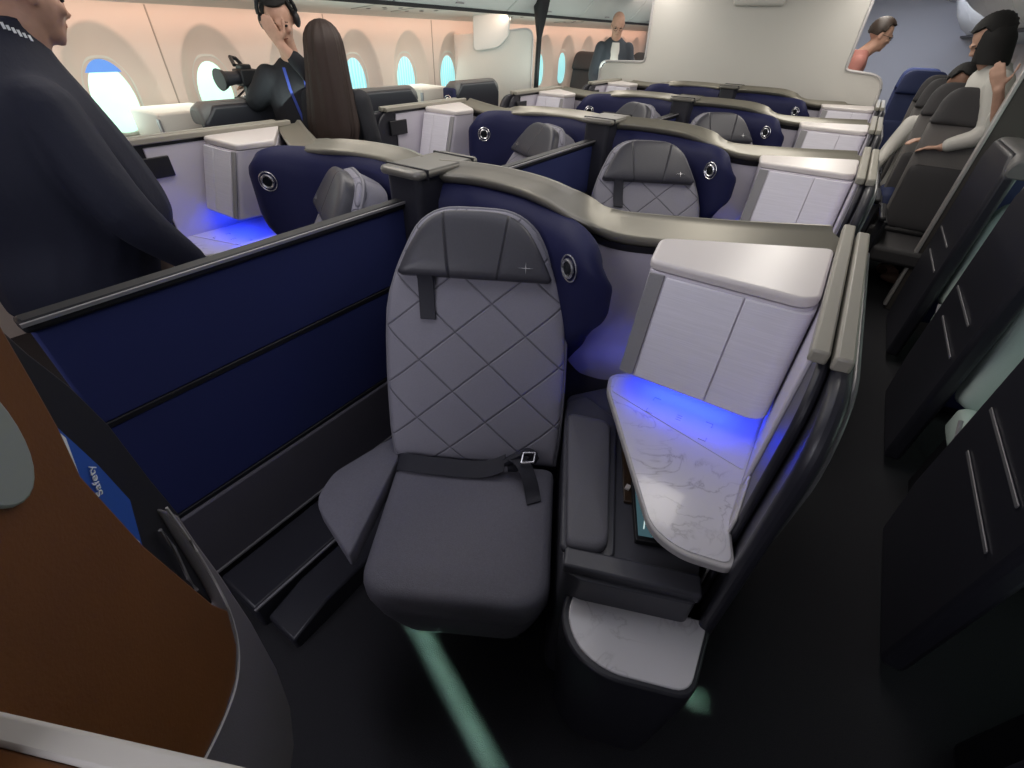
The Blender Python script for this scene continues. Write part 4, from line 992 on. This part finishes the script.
# a passenger's raised hand at the right edge
r = person('person at the right edge, only a raised hand on the seat top shows', (.78, 4.50, 0))
b = MB(); HM = rotm(R(160)); hc = V(.26, .10, 1.60); head(b, hc, HM); limb(b, [(.26, .12, 1.38), (.26, .12, 1.54)], [.06, .052])
torso(b, [((.26, .12, .85), .15, .10), ((.26, .12, 1.1), .15, .10), ((.26, .12, 1.3), .17, .10), ((.26, .12, 1.40), .12, .07), ((.26, .12, 1.43), .06, .055)])
legs(b, (.26, .12, .9), 0, ((.17, .12, 0), (.35, .12, 0)))
wl = V(-.13, -.06, 1.45); limb(b, [(.08, .12, 1.36), (.0, .02, 1.22), wl], [.045, .038, .027]); hand(b, wl, (-.55, .1, .9), (-.6, -1, 0), -1, .25, 1.05)
limb(b, [(.43, .12, 1.36), (.47, .1, 1.1), (.45, .1, .85)], [.045, .038, .027]); hand(b, (.45, .1, .85), (0, 0, -1), (1, 0, 0), 1, .3)
bo = remesh(b, 'body', M_skin2, r, .009); face_bits(hc, HM, bo); haircap(hc, HM, r, M_hair)
j = MB(); torso(j, [((.26, .12, .84), .18, .125), ((.26, .12, 1.1), .175, .12), ((.26, .12, 1.3), .19, .12), ((.26, .12, 1.40), .145, .09), ((.26, .12, 1.45), .07, .06)])
limb(j, [(.09, .12, 1.35), (.0, .03, 1.22), (-.06, .0, 1.32)], [.07, .058, .046]); limb(j, [(.43, .12, 1.35), (.48, .1, 1.1), (.46, .1, .90)], [.07, .058, .046]); remesh(j, 'white_top', M_whitecl, r, .012)
t = MB(); legs(t, (.26, .12, .9), 0, ((.17, .12, 0), (.35, .12, 0)), .10); remesh(t, 'trousers', M_blackcl, r, .014)

# ------------------------------------------------------------------ light
def area(name, loc, target, sx, sy, power, col, spread=180):
    l = bpy.data.lights.new(name, 'AREA'); l.shape = 'RECTANGLE'; l.size = sx; l.size_y = sy; l.energy = power; l.color = col; l.spread = R(spread)
    o = bpy.data.objects.new(name, l); C.objects.link(o); o.location = loc
    d = Vector(target) - Vector(loc); o.rotation_euler = d.to_track_quat('-Z', 'Y').to_euler(); return o
w = bpy.data.worlds.new('world'); sc.world = w; w.use_nodes = True
w.node_tree.nodes['Background'].inputs[0].default_value = (.55, .58, .75, 1); w.node_tree.nodes['Background'].inputs[1].default_value = .05
# cabin ceiling wash: long soft strips under the ceiling
area('ceiling_strip_left', (-2.3, 5.0, 2.20), (-2.0, 5.0, 0), 9, .3, 62, (1, .93, .86))
area('ceiling_strip_right', (-.2, 5.6, 2.20), (-.5, 5.6, 0), 7.4, .3, 46, (1, .94, .86))
area('ceiling_dome', (-.9, 1.1, 2.24), (-.9, 1.3, 0), 1.4, 1.2, 7, (.93, .92, 1))
area('front_fill', (-.9, -1.7, 2.1), (-.7, 1.5, .8), 1.6, .5, 20, (.92, .90, 1))  # added unseen ceiling light behind the camera, lifting the surfaces that face it
area('cove_left', (-3.45, 4.5, 1.775), (-4.05, 4.5, 1.25), 12, .08, 27, (1, .72, .56))
area('cove_warm_left', (-3.88, 4.5, 1.72), (-3.99, 4.5, 1.3), 12, .03, 9, (1, .45, .28))
area('bin_fill_left', (-3.0, 4, 1.3), (-3.6, 4, 1.9), 9, .2, 14, (.85, 1, .92))  # unseen lamp added over the aisle to brighten the bin undersides
area('far_cabin_blue', (.5, 9.5, 2.1), (.5, 9.8, 0), 1.5, 3, 60, (.82, .86, 1))
area('far_cabin_left', (-3.2, 9, 2.1), (-3.2, 9.1, 0), .8, 3, 20, (1, .85, .75))
def blue_led(mir, k):
    x = -.12; x = 2 * CX - x if mir else x
    area('cabinet_led_' + ('l' if mir else 'r') + str(k), (x, 1.20 + PITCH * k, .817 + (.035 if mir else 0)), (x, 1.16 + PITCH * k, 0), .26, .04, .55 if k == 0 else .4, (.02, .045, 1))
for mir in (False, True):
    for k in (0, 1): blue_led(mir, k)
# daylight coming in through the right-hand windows
area('daylight_right', (1.52, 1.6, 1.23), (.2, 1.4, .5), 5, .36, 8, (.72, 1, .88))
area('daylight_left', (-3.97, 4.0, 1.23), (-2, 4.0, .9), 6, .36, 14, (.75, 1, .92))
# two narrow beams of daylight slipping between the right-hand suites onto the carpet
area('sunbeam_long', (1.45, -.33, 1.3), (-.35, .335, 0), .05, .42, .55, (.55, 1, .72), 1.2)
area('sunbeam_short', (1.45, 1.15, 1.3), (.235, .775, 0), .055, .05, .045, (.55, 1, .72), 1.2)
vs = sc.view_settings; vs.view_transform = 'Standard'; vs.look = 'None'; vs.gamma = 1; vs.exposure = 0; vs.use_curve_mapping = False
for o in bpy.data.objects:
    if o.type == 'LIGHT': pass
